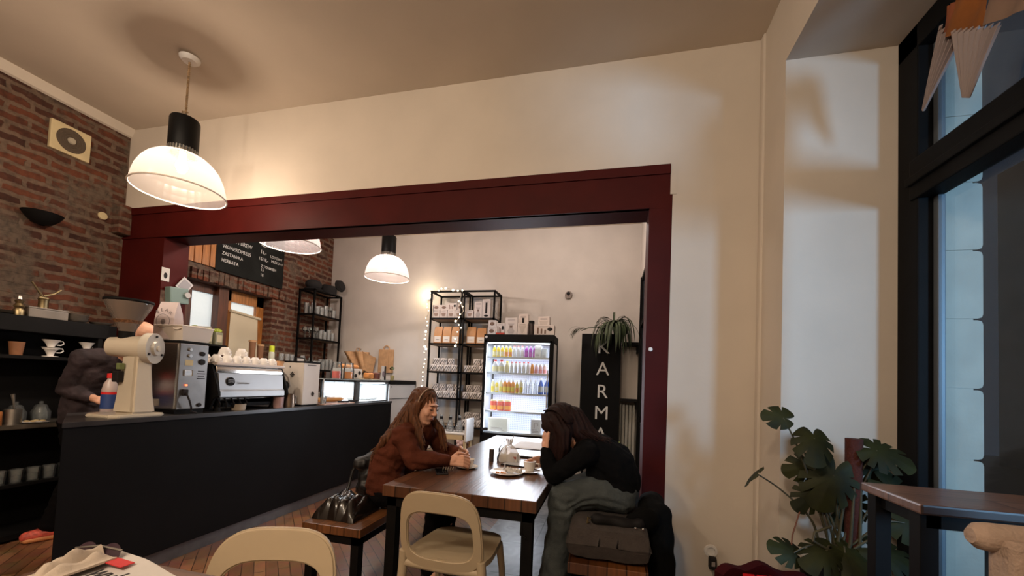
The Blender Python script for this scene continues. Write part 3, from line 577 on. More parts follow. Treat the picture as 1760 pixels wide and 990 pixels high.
# profile in x (towards customers +) and z, extruded along y
def prof(par, name, pts, y0, y1, mat, bev=.004): return G().prism([(x, y0, z) for x, z in pts], (0, y1 - y0, 0), bev).obj(name, mat, par)
prof(t, 'back_panel', [(-.02, .30), (.015, .30), (.03, .17), (.045, .16), (.048, .115), (.0, .10), (-.06, .10)], -.335, .30, EM)
prof(t, 'body', [(-.36, .09), (-.05, .09), (-.02, .30), (-.03, .36), (-.36, .36)], -.33, .295, STEELD)
prof(t, 'top_rail', [(-.34, .355), (-.01, .355), (.0, .325), (.0, .305), (-.34, .305)], -.335, .31, pm('polished_steel', (.75, .74, .72), .08, 1))
G().box((-.37, -.345, .36), (.012, .325, .385), .006).obj('cup_tray', pm('tray_white', (.72, .62, .54), .4), t)
prof(t, 'side_panel', [(-.40, .02), (-.02, .02), (.02, .10), (.06, .13), (.045, .20), (-.0, .30), (-.03, .37), (-.40, .37)], -.365, -.34, DARK)
prof(t, 'side_panel', [(-.40, .02), (-.02, .02), (.02, .10), (.06, .13), (.045, .20), (-.0, .30), (-.03, .37), (-.40, .37)], .31, .335, DARK)
for (x, y) in ((-.04, -.28), (-.04, .25), (-.33, -.28), (-.33, .25)): G().lathe([(0, 0), (.028, 0), (.02, .03), (.018, .1), (0, .1)], (x, y, 0), 16).obj('leg', DARK, t, True)
G().lathe([(0, 0), (.034, 0), (.034, .004), (0, .004)], (.028, -.235, .235), 28, Matrix.Rotation(pi / 2 - .1, 4, 'Y')).obj('badge', DARK, t)
g = G()
for k in range(3): g.tube([(.033, -.262 + u * .055, .225 + k * .010 + .007 * sin(u * 3.1)) for u in [j / 6 for j in range(7)]], .0022, 5)
g.obj('emblem', EM, t)
text('Sanremo', .032, pm('grey_lettering', (.22, .22, .22), .5), basis((.034, -.18, .215), (0, 1, 0), (-.12, 0, 1)), t, 'lettering', .0006)
G().box((-.30, -.25, .03), (-.02, .22, .06), .005).obj('drip_tray', DARK, t)
for k in range(5): G().tube([(-.02, -.30 + k * .06, .10), (.0, -.29 + k * .06, .06), (-.03, -.27 + k * .06, .02)], .006).obj('hose', INK, t, True)
G().tube([(-.02, .335, .33), (.02, .36, .28), (.03, .37, .20), (.02, .36, .17)], [.008, .008, .006, .006]).obj('steam_wand', STEEL, t, True)
G().ell((.0, .36, .20), (.03, .03, .045)).obj('knob', DARK, t, True)
# cups upside down
CUP = Proto(thing('espresso_cup', '', 'cup')); G().lathe([(0, .058), (.022, .058), (.025, .052), (.036, .034), (.041, .012), (.043, 0), (.040, 0), (.033, .03), (.02, .05), (0, .052)], seg=24).obj('bowl', CERAM, CUP.root, True); G().tube([(0, .036, .035), (0, .058, .03), (0, .056, .014), (0, .041, .012)], .004, 6).obj('handle', CERAM, CUP.root, True)
k = 0
for i in range(7):
    CUP.put((-2.985, 2.505 + i * .088, CT + .386), 'white cup upside down, %s from the left in the front row on the machine' % ORD[i], 'cups on the espresso machine', -pi / 2 + random.uniform(-.1, .1))
for i in range(6):
    CUP.put((-3.09, 2.50 + i * .09, CT + .386), 'white cup upside down, %s from the left in the middle row on the machine' % ORD[i], 'cups on the espresso machine', -pi / 2 + random.uniform(-.1, .1))
for i in range(2):
    CUP.put((-3.03, 2.61 + i * .15, CT + .445), ('left' if i == 0 else 'right') + ' of two white cups stacked on top of the others', 'cups on the espresso machine', -pi / 2, 1.1)
o = G().cyl((-3.0, 3.14, CT + .386), (-3.0, 3.14, CT + .43), .028, .04, 20).obj('paper_cup', KRAFT, None, True); tag(o, 'small tan paper cup at the right end of the machine top', 'cup')
# things under / beside the machine
t = thing('knock_box', 'pinkish tin beside the espresso machine feet', 'tin', (-2.95, 3.10, CT)); G().lathe([(0, 0), (.042, 0), (.045, .10), (.041, .10), (.04, .01), (0, .01)], seg=24).obj('body', pm('pink_tin', (.42, .26, .25), .4, var=.2), t, True)
t = thing('milk_pitcher', 'bronze toned milk pitcher between the machine and white boiler', 'pitcher', (-2.96, 3.24, CT)); G().lathe([(0, 0), (.05, 0), (.052, .05), (.045, .11), (.048, .125), (.044, .125), (.042, .01), (0, .01)], seg=24).obj('body', pm('bronze_steel', (.32, .24, .18), .3, .8), t, True); G().tube([(0, .045, .11), (0, .08, .1), (0, .08, .04), (0, .05, .03)], .006).obj('handle', STEEL, t, True)
o = G().lathe([(0, 0), (.05, 0), (.055, .05), (.05, .05), (.045, .006), (0, .006)], (-2.98, 2.72, CT), 24).obj('bowl', pm('beige_bowl', (.5, .42, .33), .5), None, True); tag(o, 'beige bowl on the counter under the espresso machine', 'bowl')

# white boiler
t = thing('water_boiler', 'white upright boiler box with small black emblems on the counter', 'boiler', (-3.03, 3.48, CT))
WB = pm('white_enamel', (.72, .66, .60), .35, var=.02)
G().box((-.19, -.11, .012), (.10, .12, .43), .012).obj('body', WB, t); G().box((-.18, -.10, 0), (.09, .11, .012)).obj('foot', DARK, t); G().box((-.192, -.112, .43), (.102, .122, .445), .003).obj('lid', DARK, t)
def emblem(par, M_, s, name='emblem'):
    g = G(); t2 = Matrix.Rotation(pi / 4, 4, 'Z')
    for k in range(3): g.box((-s + k * s * .7, -s, 0), (-s + k * s * .7 + s * .55, s, .0015), M=M_ @ t2)
    for k in range(8): a = k * pi / 4; g.box((s * 1.1, -s * .07, 0), (s * 1.5, s * .07, .0015), M=M_ @ Matrix.Rotation(a, 4, 'Z'))
    return g.obj(name, INK, par)
emblem(t, basis((-.03, -.1115, .31), (1, 0, 0), (0, 0, 1)), .02); emblem(t, basis((.1015, .03, .12), (0, 1, 0), (0, 0, 1)), .018)
G().ell((-.06, -.1115, .385), (.006, .002, .01)).obj('printed_dot', INK, t); G().ell((-.165, -.1115, .36), (.01, .003, .012)).obj('printed_dot', pm('blue_dot', (.05, .12, .4), .4), t)
G().box((.1, -.06, .405), (.103, .06, .412)).obj('printed_line', INK, t)

# chopping area at the far end of the counter
tag(G().box((-3.28, 3.66, CT), (-2.90, 4.18, CT + .012), .004).obj('cutting_mat', pm('pinkish_mat', (.66, .42, .34), .5, var=.08)), 'pinkish cutting mat on the counter right of the white boiler', 'mat')
t = thing('rolling_pin', 'orange wooden rolling pin lying on the cutting mat', 'rolling pin', (-3.04, 3.90, CT + .045)); G().cyl((0, -.20, 0), (.0, .20, 0), .028, .028, 20).obj('roller', pm('orange_wood', (.62, .27, .06), .45, var=.1), t, True)
for s in (-1, 1): G().cap((0, s * .20, 0), (0, s * .25, 0), .012, .010).obj('handle', pm('orange_wood', (.6, .3, .1)), t, True)
for k, (y, ang) in enumerate(((3.86, -.5), (4.04, -.3))):
    t = thing('kitchen_knife', ['left', 'right'][k] + ' of two knives with black handles beside the rolling pin', 'knife', (-2.97, y + .1, CT + .02), ang, 'knives on the counter')
    G().prism([(0, -.16, 0), (.03, -.12, 0), (.035, .0, 0), (0, .0, 0)], (0, 0, .003)).obj('blade', STEEL, t); G().box((.004, 0, -.006), (.03, .12, .014), .005).obj('handle', INK, t)
t = thing('cloth_bundle', 'crumpled white cloth bundle by the knives on the counter', 'cloth', (-3.2, 4.0, CT + .013))
G().grid(lambda u, v: V((-.06 + .12 * u, -.15 + .3 * v, .05 * abs(noise.noise(V((u * 4, v * 5, 1)))) * 2 * sin(u * pi) + .003)), 20, 24, .004).obj('cloth', PAPER, t, True)
t = thing('salt_jar', 'small glass jar right of the white boiler', 'jar', (-2.95, 3.70, CT + .012)); G().lathe([(0, 0), (.028, 0), (.03, .07), (.018, .09), (.02, .12), (0, .12)], seg=20).obj('body', FROST, t, True); G().ell((0, 0, .03), (.024, .024, .026)).obj('filling', PAPER, t, True)

# lit display case on the far counter end
CASEL = pm('case_lamp', (1, 1, 1), .5, emit=5, ecol=(.95, .97, 1))
t = thing('display_case', 'lit glass display case with dark frame on the far counter end', 'display case', (-3.16, 4.45, CT))
INNER = pm('case_inner_white', (.80, .83, .86), .4)
G().box((-.24, -.24, 0), (.235, .49, .014)).obj('floor_panel', INNER, t); G().box((-.25, -.24, .0), (-.24, .49, .26)).obj('rear_door', INNER, t)
g = G()
for (x, y) in ((.215, -.245), (.215, .475), (-.245, -.245), (-.245, .475)): g.box((x, y, 0), (x + .022, y + .022, .265), .002)
g.box((-.245, -.245, .245), (.237, .497, .27), .002); g.box((.212, -.245, .0), (.237, .497, .012), .002); g.box((.205, -.20, .0), (.225, -.135, .25))
g.obj('frame', pm('charcoal_frame', (.05, .05, .055), .4), t)
for y in (.0, .2): G().box((-.238, y, .015), (-.232, y + .015, .24)).obj('divider', STEEL, t)
CG = glassy('case_glass', (.96, .98, .98), .96, .03, .04); G().box((.228, -.225, .012), (.232, .475, .245)).obj('glass_pane', CG, t); G().box((-.23, -.249, .012), (.22, -.245, .245)).obj('glass_pane', CG, t)
G().box((-.26, -.80, .27), (.245, .51, .282), .002).obj('glass_top', glassy('green_glass_shelf', (.75, .82, .80), .6, .05, .3), t)
G().box((.19, -.20, .232), (.205, .46, .244)).obj('light_strip', CASEL, t)
g = G(); g.cyl((.225, -.78, 0), (.225, -.78, .27), .008); g.cyl((-.24, -.78, 0), (-.24, -.78, .27), .008); g.obj('post', STEEL, t, True)
area('case_light', (-3.16, 4.55, CT + .235), (0, 0, -1), 8, (.86, .93, 1), .4, .6)
for k in range(5):
    o = G().lathe(bowlprof(.055, .03), (-3.08, 4.36 + k * .12, CT + .016), 20).obj('pastry_dish', PAPER, None, True); tag(o, 'white pastry dish, %s from the left inside the lit display case' % ORD[k], 'dish', 'dishes in the display case')
t = thing('side_refrigerator', 'white refrigerator with black top edge beyond the end of the counter', 'refrigerator', (-3.16, 5.32, 0))
G().box((-.24, -.34, .05), (.235, .40, 1.225), .01).obj('body', pm('white_fridge', (.78, .80, .82), .35), t); G().box((-.25, -.35, 1.225), (.245, .41, 1.28), .004).obj('top', DARK, t); G().box((.235, -.33, 1.02), (.24, .39, 1.026)).obj('door_gap', INK, t); G().box((-.2, -.3, 0), (.2, .36, .05)).obj('plinth', DARK, t); G().ell((.237, -.29, 1.19), (.003, .008, .01)).obj('lock', INK, t)
area('over_refrigerator_light', (-2.75, 5.2, 1.9), (-.5, 0, -1), 1.5, (.9, .95, 1), .3, .3)  # area light in the air above the side refrigerator, outside the display case
# on the glass top
GT = CT + .282
def jug(x, y, c, lab):
    t = thing('juice_jug', lab, 'jug', (x, y, GT)); G().lathe([(0, .004), (.058, .004), (.058, .085), (0, .085)], seg=24).obj('juice', pm('juice_' + lab.split()[0], c, .3, emit=.12), t, True)  # faint emission puts a glow of light into the juice colour
    G().lathe([(0, 0), (.062, 0), (.062, .10), (.05, .16), (.05, .19), (.047, .19), (.047, .16), (.059, .10), (.059, .003), (0, .003)], seg=24).obj('body', GLASS, t, True)
jug(-3.02, 3.98, (1, .06, .03), 'red drink in a clear jug at the left on the glass top')
jug(-3.02, 4.20, (1, .28, .0), 'orange drink in a clear jug on the glass top of the display case')
t = thing('bread_board', 'pale round board under the loaf and cake on the glass top', 'board', (-3.03, 4.64, GT)); G().lathe([(0, 0), (.12, 0), (.12, .012), (0, .012)], seg=32).obj('board', pm('pale_board', (.7, .6, .42), .5), t, True)
CR = pm('golden_crust', (.60, .25, .07), .55, var=.25, vs=20)
tag(G().box((-3.03, 4.50, GT + .012), (-2.94, 4.62, GT + .085), .025, 4).obj('sweet_loaf', CR, None, True), 'golden brown loaf at the front of the pale board', 'bread')
tag(G().lathe([(0, 0), (.07, 0), (.072, .07), (.06, .08), (0, .08)], (-2.99, 4.70, GT + .012), 28).obj('chocolate_cake', pm('chocolate', (.12, .035, .02), .5, var=.2), None, True), 'dark chocolate cake right of the golden loaf', 'cake')
t = thing('cake_stand', 'white paper lined stand with dark print behind the loaf', 'stand', (-3.26, 4.52, GT)); G().box((-.1, -.2, 0), (.1, .16, .13), .01).obj('box', PAPER, t)
for k in range(4): G().ell((.101, -.14 + k * .08, .04 + .04 * (k % 2)), (.002, .03, .025)).obj('printed_blot', INK, t)
for k in range(4): tag(G().ell((-3.23, 4.36 + k * .085, GT + .155), (.05, .05, .028)).obj('croissant', CR, None, True), 'orange baked bun, %s from the left on the white lined stand' % ORD[k], 'bun', 'buns on the stand')
t = thing('menu_card', 'upright black and white picture card on the glass case top', 'card', (-3.0, 4.93, GT)); G().box((-.004, -.055, 0), (.004, .055, .19)).obj('sheet', PAPER, t); G().box((.004, .01, .0), (.0055, .052, .188)).obj('printed_field', INK, t); G().ell((.005, -.01, .08), (.0015, .03, .04)).obj('printed_figure', pm('greyish_ink', (.2, .15, .17), .6), t)
t = thing('bud_vase', 'tiny pot with a thin green sprig at the right end of the glass top', 'plant', (-3.0, 5.16, 1.28)); G().lathe([(0, 0), (.022, 0), (.03, .07), (.027, .07), (.02, .006), (0, .006)], seg=20).obj('pot', pm('mossy_pot', (.38, .33, .15), .6), t, True)
G().tube([(0, 0, .05), (.0, -.01, .12), (.0, -.02, .17)], .003).obj('stem', GREEN, t, True)
for k in range(6): a = k * 1.05; G().ell((.02 * cos(a), -.02 + .025 * sin(a), .16 + .012 * (k % 3)), (.013, .018, .006), Euler((.6, a, 0)).to_matrix()).obj('leaf', GREEN, t, True)

# ------------------------------------------------------------------ back room, brick side
ORW = pm('orange_varnished_wood', (.42, .16, .035), .4, var=.25, vs=5, stretch=(8, 8, 1), coat=.2)
BRW = pm('dark_brown_wood', (.10, .03, .012), .45, var=.3, vs=5, stretch=(8, 8, 1))
wx = XB - .18
win2 = thing('window_2', None, None, (0, 0, 0)); struct(win2)
G().box((wx - .06, 3.87, 1.2), (wx + .10, 4.0, 2.36), .006).obj('post', BRW, win2)
g = G(); g.box((wx - .02, 4.0, 1.2), (wx + .04, 4.09, 2.36), .005); g.box((wx - .02, 4.46, 1.2), (wx + .04, 4.58, 2.36), .005); g.box((wx - .02, 4.0, 2.20), (wx + .04, 4.58, 2.36), .005); g.box((wx - .02, 4.0, 1.2), (wx + .04, 4.58, 1.3), .005)
g.obj('window_frame', ORW, win2)
LIT = pm('backlit_pane', (.75, .82, .82), .5, emit=.42, ecol=(.80, .95, 1), bump=.6, bs=18)
G().box((wx - .01, 4.09, 1.3), (wx, 4.46, 2.20)).obj('pane', LIT, win2)
g = G(); g.box((wx - .02, 3.42, 1.2), (wx + .03, 3.60, 2.36), .004); g.box((wx - .02, 3.58, 2.24), (wx + .03, 3.88, 2.36), .004); g.box((wx - .02, 3.58, 1.60), (wx + .09, 3.88, 1.625), .004); g.obj('window_frame', BRW, win2)
G().box((wx - .01, 3.58, 1.2), (wx, 3.88, 2.24)).obj('pane', LIT, win2)
t = thing('roller_blind', 'cream blind hanging over the lower part of the wooden window', 'blind', (wx + .07, 4.25, 1.28))
G().cyl((.01, -.20, .80), (.01, .25, .76), .018, seg=16).obj('roll', pm('blind_cream', (.66, .58, .42), .7), t, True)
G().grid(lambda u, v: V((.012 * sin(u * 9) * (1 - v), -.19 + (.40 + .04 * (1 - v)) * u, .80 * v - .03 * u * v)), 16, 10, .003).obj('cloth', pm('blind_cream', (.66, .58, .42)), t, True)
t = thing('wood_planks', 'orange wooden boards on the wall left of the chalkboard', 'panel', (XB + .01, 3.55, 2.52))
for k in range(4): G().box((0, -.18 + k * .09, 0), (.02, -.10 + k * .09, .45), .003).obj('plank', ORW, t)
# rough projecting brick ledge above the window
rnd = random.Random(3)
t = thing('brick_ledge', 'row of rough bricks set on end above the wooden window', 'bricks', (XB, 4.1, 2.34))
for k in range(22):
    y = -.66 + k * .064; G().box((-.01, y, rnd.uniform(-.01, .01)), (rnd.uniform(.02, .05), y + .058, .13 + rnd.uniform(-.02, .02)), .006).obj('brick', BRICK2, t)
# chalkboard
t = thing('chalkboard', 'black chalkboard menu on the back room bricks under the red beam', 'sign', (XB + .025, 4.20, 2.86))
G().box((-.012, -.50, -.36), (.01, .50, .36), .003).obj('board', pm('chalkboard_black', (.010, .011, .010), .8, spec=.2, var=.3, vs=5), t)
def chalk(s, y, z, size, sx=1): return text(s, size, CHALKW, basis((.011, y, z), (0, 1, 0), (0, 0, 1)), t, 'lettering', .0005, 'LEFT', sx)
for s, y, z, sz in (('FLAT WHITE', -.42, .24, .07), ('KAWA LATTE', -.42, .14, .068), ('BATCH BREW', -.42, .03, .07), ('V60/AEROPRESS', -.43, -.07, .062), ('ZASTAWKA', -.43, -.155, .058), ('HERBATA', -.43, -.24, .058),
                    ('12,-', .10, .13, .07), ('16,-', .10, .03, .07), ('15/18,-', .08, -.06, .06), ('Z TONIKIEM', .12, -.15, .05), ('15', .12, -.20, .055), ('18', .12, -.27, .055),
                    ('DRIP +2', .28, .16, .055), ('LODOWY', .26, .02, .05), ('MLEKO +1', .28, -.04, .048)): chalk(s, y, z, sz, .9)
# glass rack at the corner
def rack(name, lab, x0, x1, y0, y1, ztop, shelves, wood=None, brace=True, grp=None, t_=.024):
    cx, cy = (x0 + x1) / 2, (y0 + y1) / 2
    t = thing(name, lab, 'shelf', (cx, cy, 0), 0, grp)
    for x in (x0 - cx, x1 - cx - t_):
        for y in (y0 - cy, y1 - cy - t_): G().box((x, y, 0), (x + t_, y + t_, ztop), .002).obj('post', BLACK, t)
    for z in [ztop - t_] + list(shelves):
        g = G()
        for y in (y0 - cy, y1 - cy - t_): g.box((x0 - cx, y, z), (x1 - cx, y + t_, z + t_))
        for x in (x0 - cx, x1 - cx - t_): g.box((x, y0 - cy, z), (x + t_, y1 - cy, z + t_))
        fr = g.obj('shelf_frame', BLACK, t)
        if z != ztop - t_: G().box((x0 - cx + t_, y0 - cy + t_, z + .004), (x1 - cx - t_, y1 - cy - t_, z + t_ - .001)).obj('board', wood or BLACK, t)
    if brace: G().tube([(x1 - cx - t_, y1 - cy - .01, shelves[-1] if 0 else ztop - .36), (x0 - cx + (x1 - x0) * .55, y1 - cy - .01, ztop - .02)], .004).obj('brace', STEELD, t)
    return t
LW = pm('shelf_board_wood', (.30, .20, .12), .5, var=.2)
rack('glass_rack', 'narrow black metal rack of glassware in the corner by the brick wall', -4.50, -4.22, 4.98, 5.60, 2.58, (2.19, 1.83, 1.37, .95, .5), LW, False)
def tumbler_kind(h, r, stem=False):
    t = thing('wine_glass' if stem else 'drinking_glass', '', 'glass')
    if stem: G().lathe([(0, 0), (r * .9, 0), (.006, .01), (.005, h * .45), (r, h * .7), (r * .8, h), (r * .77, h), (r * .96, h * .7), (0, h * .47)], seg=18).obj('body', GLASS, t, True)
    else: G().lathe([(0, 0), (r * .85, 0), (r, h), (r * .93, h), (r * .8, .008), (0, .008)], seg=18).obj('body', FROST, t, True)
    return Proto(t)
kinds = {'a': tumbler_kind(.13, .035), 'b': tumbler_kind(.17, .035), 's': tumbler_kind(.17, .04, True)}
for zi, (z, nm) in enumerate(((2.21, 'top'), (1.85, 'second'), (1.39, 'third'))):
    for i in range(6):
        for j in range(2):
            kd = ('baabsa', 'ssaaba', 'saaabb')[zi][i]
            kinds[kd].put((-4.29 - j * .12, 5.05 + i * .09, z + .001), 'glass, %s from the left, %s row, %s shelf of the corner rack' % (ORD[i], ('front', 'back')[j], nm), 'glasses on the corner rack')
for k in range(4): tag(G().lathe(bowlprof(.10, .02), (-4.36, 5.3, .973 + .018 * k), 28).obj('plate', CERAM, None, True), 'white plate, %s of the stack low in the corner rack' % ['lowest', 'second lowest', 'second highest', 'topmost'][k], 'plate', 'plates in the corner rack')
t = thing('hat', 'round black hat lying on top of the corner rack at right', 'hat', (-4.33, 5.40, 2.582)); G().lathe([(0, 0), (.17, 0), (.175, .012), (.12, .02), (.115, .11), (.09, .14), (0, .145)], seg=32, M=Matrix.Rotation(.15, 4, 'Y')).obj('body', pm('black_felt', (.012, .011, .012), .95), t, True)
t = thing('hat', 'soft black hat at the left on top of the corner rack', 'hat', (-4.35, 5.10, 2.582)); G().ell((0, 0, .08), (.11, .13, .08)).obj('crown', MATS['black_felt'], t, True); G().lathe([(0, 0), (.13, 0), (.13, .01), (0, .01)], seg=28).obj('brim', MATS['black_felt'], t, True)
t = thing('black_helmet', 'round black object leaning out over the rack edge', 'hat', (-4.21, 5.50, 2.735)); G().lathe([(0, -.03), (.085, -.02), (.10, .0), (.08, .05), (0, .06)], seg=28, M=Matrix.Rotation(pi / 2 - .3, 4, 'Y')).obj('body', MATS['black_felt'], t, True)
# side counter behind the bar with small things
t = thing('back_counter', 'dark low counter along the back room brick wall', 'counter', (-4.37, 4.0, 0)); G().box((-.17, -.85, 0), (.15, .94, 1.42), .004).obj('body', DARK, t); G().box((-.175, -.86, 1.42), (.165, .95, 1.45), .004).obj('worktop', WT, t)
BC = 1.45
t = thing('spray_bottle', 'white bottle with lime yellow cap in front of the back room bricks', 'bottle', (-4.3, 4.36, BC)); G().lathe([(0, 0), (.035, 0), (.036, .12), (.03, .14), (0, .14)], seg=20).obj('body', pm('pale_bottle', (.6, .62, .5), .4), t, True); G().lathe([(.0, .14), (.031, .14), (.031, .21), (.028, .22), (0, .22)], seg=20).obj('cap', pm('lime_yellow', (.62, .72, .02), .4), t, True)
for k, (y, h) in enumerate(((4.08, .24), (4.20, .20))):
    t = thing('paper_cup_stack', ('left taller', 'right shorter')[k] + ' stack of brown paper cups beside the lime capped bottle', 'cups', (-4.32, y, BC), 0, 'brown cup stacks'); G().cyl((0, 0, 0), (0, 0, h), .033, .038, 20).obj('stack', pm('brown_cup', (.22, .10, .045), .7), t, True)
    G().lathe([(.038, h - .004), (.043, h), (.043, h + .02), (.036, h + .022), (0, h + .01)], seg=20).obj('rim', KRAFT, t, True)
t = thing('card_terminal', 'small black box with white screen on the dark back counter', 'terminal', (-4.25, 4.78, BC)); G().box((-.02, -.08, 0), (.03, .08, .10), .006).obj('body', INK, t); G().box((.03, -.06, .03), (.032, .06, .085)).obj('screen', PAPER, t)
for k, y in enumerate((4.50, 4.60, 4.68, 4.88)):
    kinds['a'].put((-4.28, y, BC + .001), 'dim glass, %s from the left near the card terminal' % ORD[k], 'glasses near the card terminal')
# greens in jars on a shelf left
t = thing('jar_shelf', 'short dark shelf with jars just right of the red column', 'shelf', (-4.30, 3.40, 1.58)); G().box((-.14, -.16, 0), (.14, .20, .018), .003).obj('board', DARK, t)
for k in range(2): G().box((-.12, -.13 + k * .28, -.12), (.10, -.115 + k * .28, 0)).obj('bracket', DARK, t)
for k, y in enumerate((3.30, 3.42, 3.54)):
    t = thing('lidded_jar', 'square dark jar of greens, %s from the left on the short shelf' % ORD[k], 'jar', (-4.24, y, 1.60), 0, 'jars of greens'); G().box((-.04, -.045, 0), (.04, .045, .14), .01).obj('body', pm('murky_glass', (.20, .19, .12), .3), t, True); G().box((.04, -.03, .03), (.042, .03, .11)).obj('label', pm('tan_label', (.45, .38, .25), .6), t)
    G().ell((0, 0, .155), (.045, .05, .028)).obj('sprouts', pm('bright_sprouts', (.35, .42, .05), .7, var=.4, vs=60, bump=1, bs=60), t, True)

# ------------------------------------------------------------------ hanging paper bags and wall fittings
t = thing('paper_bag', 'crumpled brown paper bag hanging sideways right of the corner rack', 'bag', (-3.93, 5.70, 1.56))
G().cyl((-.0, -.02, .20), (0, .05, .20), .008).obj('hook', STEELD, t, True)
def crump(u, v, w_=.30, h_=.30, lean=.35): return V(((u - .5) * w_ * (1 + .5 * v) + lean * (.5 - v) * .2, -.03 + .05 * sin(u * 12 + v * 3) * .6 - .05 * sin(pi * u), (v - .5) * h_ + .05 * sin(u * 7) * (1 - v)))
G().grid(lambda u, v: crump(u, v), 18, 14, .012).obj('body', KRAFT, t); g = G(); g.tube([(-.05, -.02, .14), (-.03, -.02, .21), (.02, -.02, .21), (.03, -.02, .14)], .006); g.obj('handle', KRAFT, t, True)
G().grid(lambda u, v: V((.04 + .24 * u + .05 * v, -.05 - .02 * sin(u * 5), -.10 + .26 * v - .10 * u)), 8, 8, .01).obj('flap', KRAFT, t)
t = thing('paper_bag', 'flat brown paper carrier bag with handle on the pale back wall', 'bag', (-3.45, 5.72, 1.60)); G().box((-.13, -.012, -.21), (.13, .012, .16), .004).obj('body', KRAFT, t); G().tube([(-.05, 0, .16), (-.045, 0, .20), (0, 0, .225), (.045, 0, .20), (.05, 0, .16)], .009).obj('handle', KRAFT, t, True)
g = G(); g.box((-.125, -.014, -.2), (-.12, -.012, .15)); g.box((.05, -.014, -.2), (.055, -.012, .15)); g.obj('crease', pm('kraft_fold', (.36, .20, .09), .8), t)
t = thing('wall_lamp', 'bare glowing round bulb on the back wall left of the packed racks', 'lamp', (-2.76, YB, 2.60)); G().cyl((0, 0, 0), (0, -.05, 0), .05, .045, 24).obj('base', WHITE, t, True); G().ell((-.03, -.09, .01), (.042, .042, .042)).obj('bulb', pm('wall_bulb_glow', (1, .9, .7), .4, emit=22, ecol=(1, .85, .58)), t, True)
point('wall_bulb_light', (-2.80, YB - .18, 2.62), 3.0, (1, .80, .5), .04)
t = thing('wall_sensor', 'small grey round sensor high on the back wall right of the racks', 'sensor', (-.60, YB, 2.61)); G().cyl((0, 0, 0), (0, -.05, -.01), .055, .048, 24).obj('body', pm('grey_sensor', (.28, .23, .2), .5), t, True); G().ell((0, -.055, .01), (.026, .012, .026)).obj('lens', INK, t, True)

# ------------------------------------------------------------------ product racks
RY0, RY1 = 5.33, 5.70
sh = (2.185, 1.82, 1.415, 1.04, .65, .28)
rack('product_rack', 'left of the two tall black product racks, wrapped with fairy lights', -2.55, -2.06, RY0, RY1, 2.60, sh, LW, True, 'tall product racks')
rack('product_rack', 'right of the two tall black product racks, beside the lit fridge', -2.035, -1.72, RY0, RY1, 2.60, sh, LW, True, 'tall product racks') if 0 else rack('product_rack', 'right of the two tall black product racks, beside the lit fridge', -2.045, -1.575, RY0, RY1, 2.60, (2.185, 1.82, 1.415, 1.04, .65), LW, True, 'tall product racks')
# the right rack's base stands behind the fridge side: keep it clear of the fridge
def bx(name, w_, d_, h_, mat, art=None, parts=()):
    t = thing(name, '', 'box'); G().box((-w_ / 2, 0, 0), (w_ / 2, d_, h_), .003).obj('carton', mat, t)
    if art == 'oval': G().ell((0, -.001, h_ * .5), (w_ * .3, .002, h_ * .26)).obj('printed_oval', pm('brown_print', (.16, .09, .06), .6), t, True)
    if art == 'cup': G().lathe([(0, 0), (w_ * .2, 0), (w_ * .33, h_ * .4), (0, h_ * .4)], (0, -.0, h_ * .25), 16, Matrix.Diagonal((1, .01, 1, 1))).obj('printed_cup', pm('dim_brown_print', (.30, .20, .15), .6), t)
    if art == 'bar': G().box((-w_ * .12, -.002, h_ * .25), (w_ * .12, 0, h_ * .82)).obj('printed_bar', INK, t); G().ell((0, -.001, h_ * .14), (w_ * .28, .002, h_ * .06)).obj('printed_oval', INK, t)
    if art == 'hour':
        g = G(); g.prism([(-w_ * .28, -.002, h_ * .66), (w_ * .28, -.002, h_ * .66), (w_ * .08, -.002, h_ * .48), (w_ * .3, -.002, h_ * .22), (w_ * .2, -.002, h_ * .08), (-w_ * .2, -.002, h_ * .08), (-w_ * .3, -.002, h_ * .22), (-w_ * .08, -.002, h_ * .48)], (0, .002, 0)); g.obj('printed_carafe', pm('carafe_print', (.42, .36, .33), .6), t)
        G().box((-w_ * .12, -.003, h_ * .43), (w_ * .12, -.001, h_ * .53)).obj('printed_collar', pm('brown_print', (.16, .09, .06)), t)
    if art == 'funnel': G().prism([(-w_ * .38, -.002, h_ * .78), (w_ * .38, -.002, h_ * .78), (w_ * .06, -.002, h_ * .15), (-w_ * .06, -.002, h_ * .15)], (0, .002, 0)).obj('printed_funnel', pm('pale_print', (.50, .43, .38), .6), t)
    if art == 'tools':
        for k in range(3): G().box((-w_ * .35 + k * w_ * .18, -.002, h_ * .15), (-w_ * .27 + k * w_ * .18, 0, h_ * (.75 - .1 * k))).obj('printed_tool', pm('brown_print', (.16, .09, .06)), t)
        G().ell((w_ * .28, -.001, h_ * .6), (w_ * .13, .002, h_ * .18)).obj('printed_machine', INK, t)
    for k in range(2): G().box((-w_ * .3, -.0015, h_ * (.88 - .05 * k)), (w_ * .3, 0, h_ * (.90 - .05 * k))).obj('printed_line', pm('grey_print', (.35, .3, .28), .6), t)
    return t
CARD = pm('pale_carton', (.62, .54, .49), .6, var=.03)
BXO = Proto(bx('product_box', .115, .10, .078, CARD, 'oval')); BXC = Proto(bx('product_box', .108, .10, .115, CARD, 'cup')); BXT = Proto(bx('product_box', .14, .10, .105, CARD, 'tools'))
FY = RY0 + .04
z = 2.185 + .0225
for k in range(4): BXC.put((-2.47 + k * .116, FY, z), 'small pictured box, %s from the left, lower row, left rack top shelf' % ORD[k], 'boxes on the top shelf of the left rack')
for k in range(2): BXO.put((-2.47 + k * .118, FY, z + .116), ('left', 'right')[k] + ' box with a dark oval on the upper row of the left rack', 'boxes on the top shelf of the left rack')
BXT.put((-2.225, FY, z + .116), 'wider plain box, upper row on the left rack top shelf', 'boxes on the top shelf of the left rack')
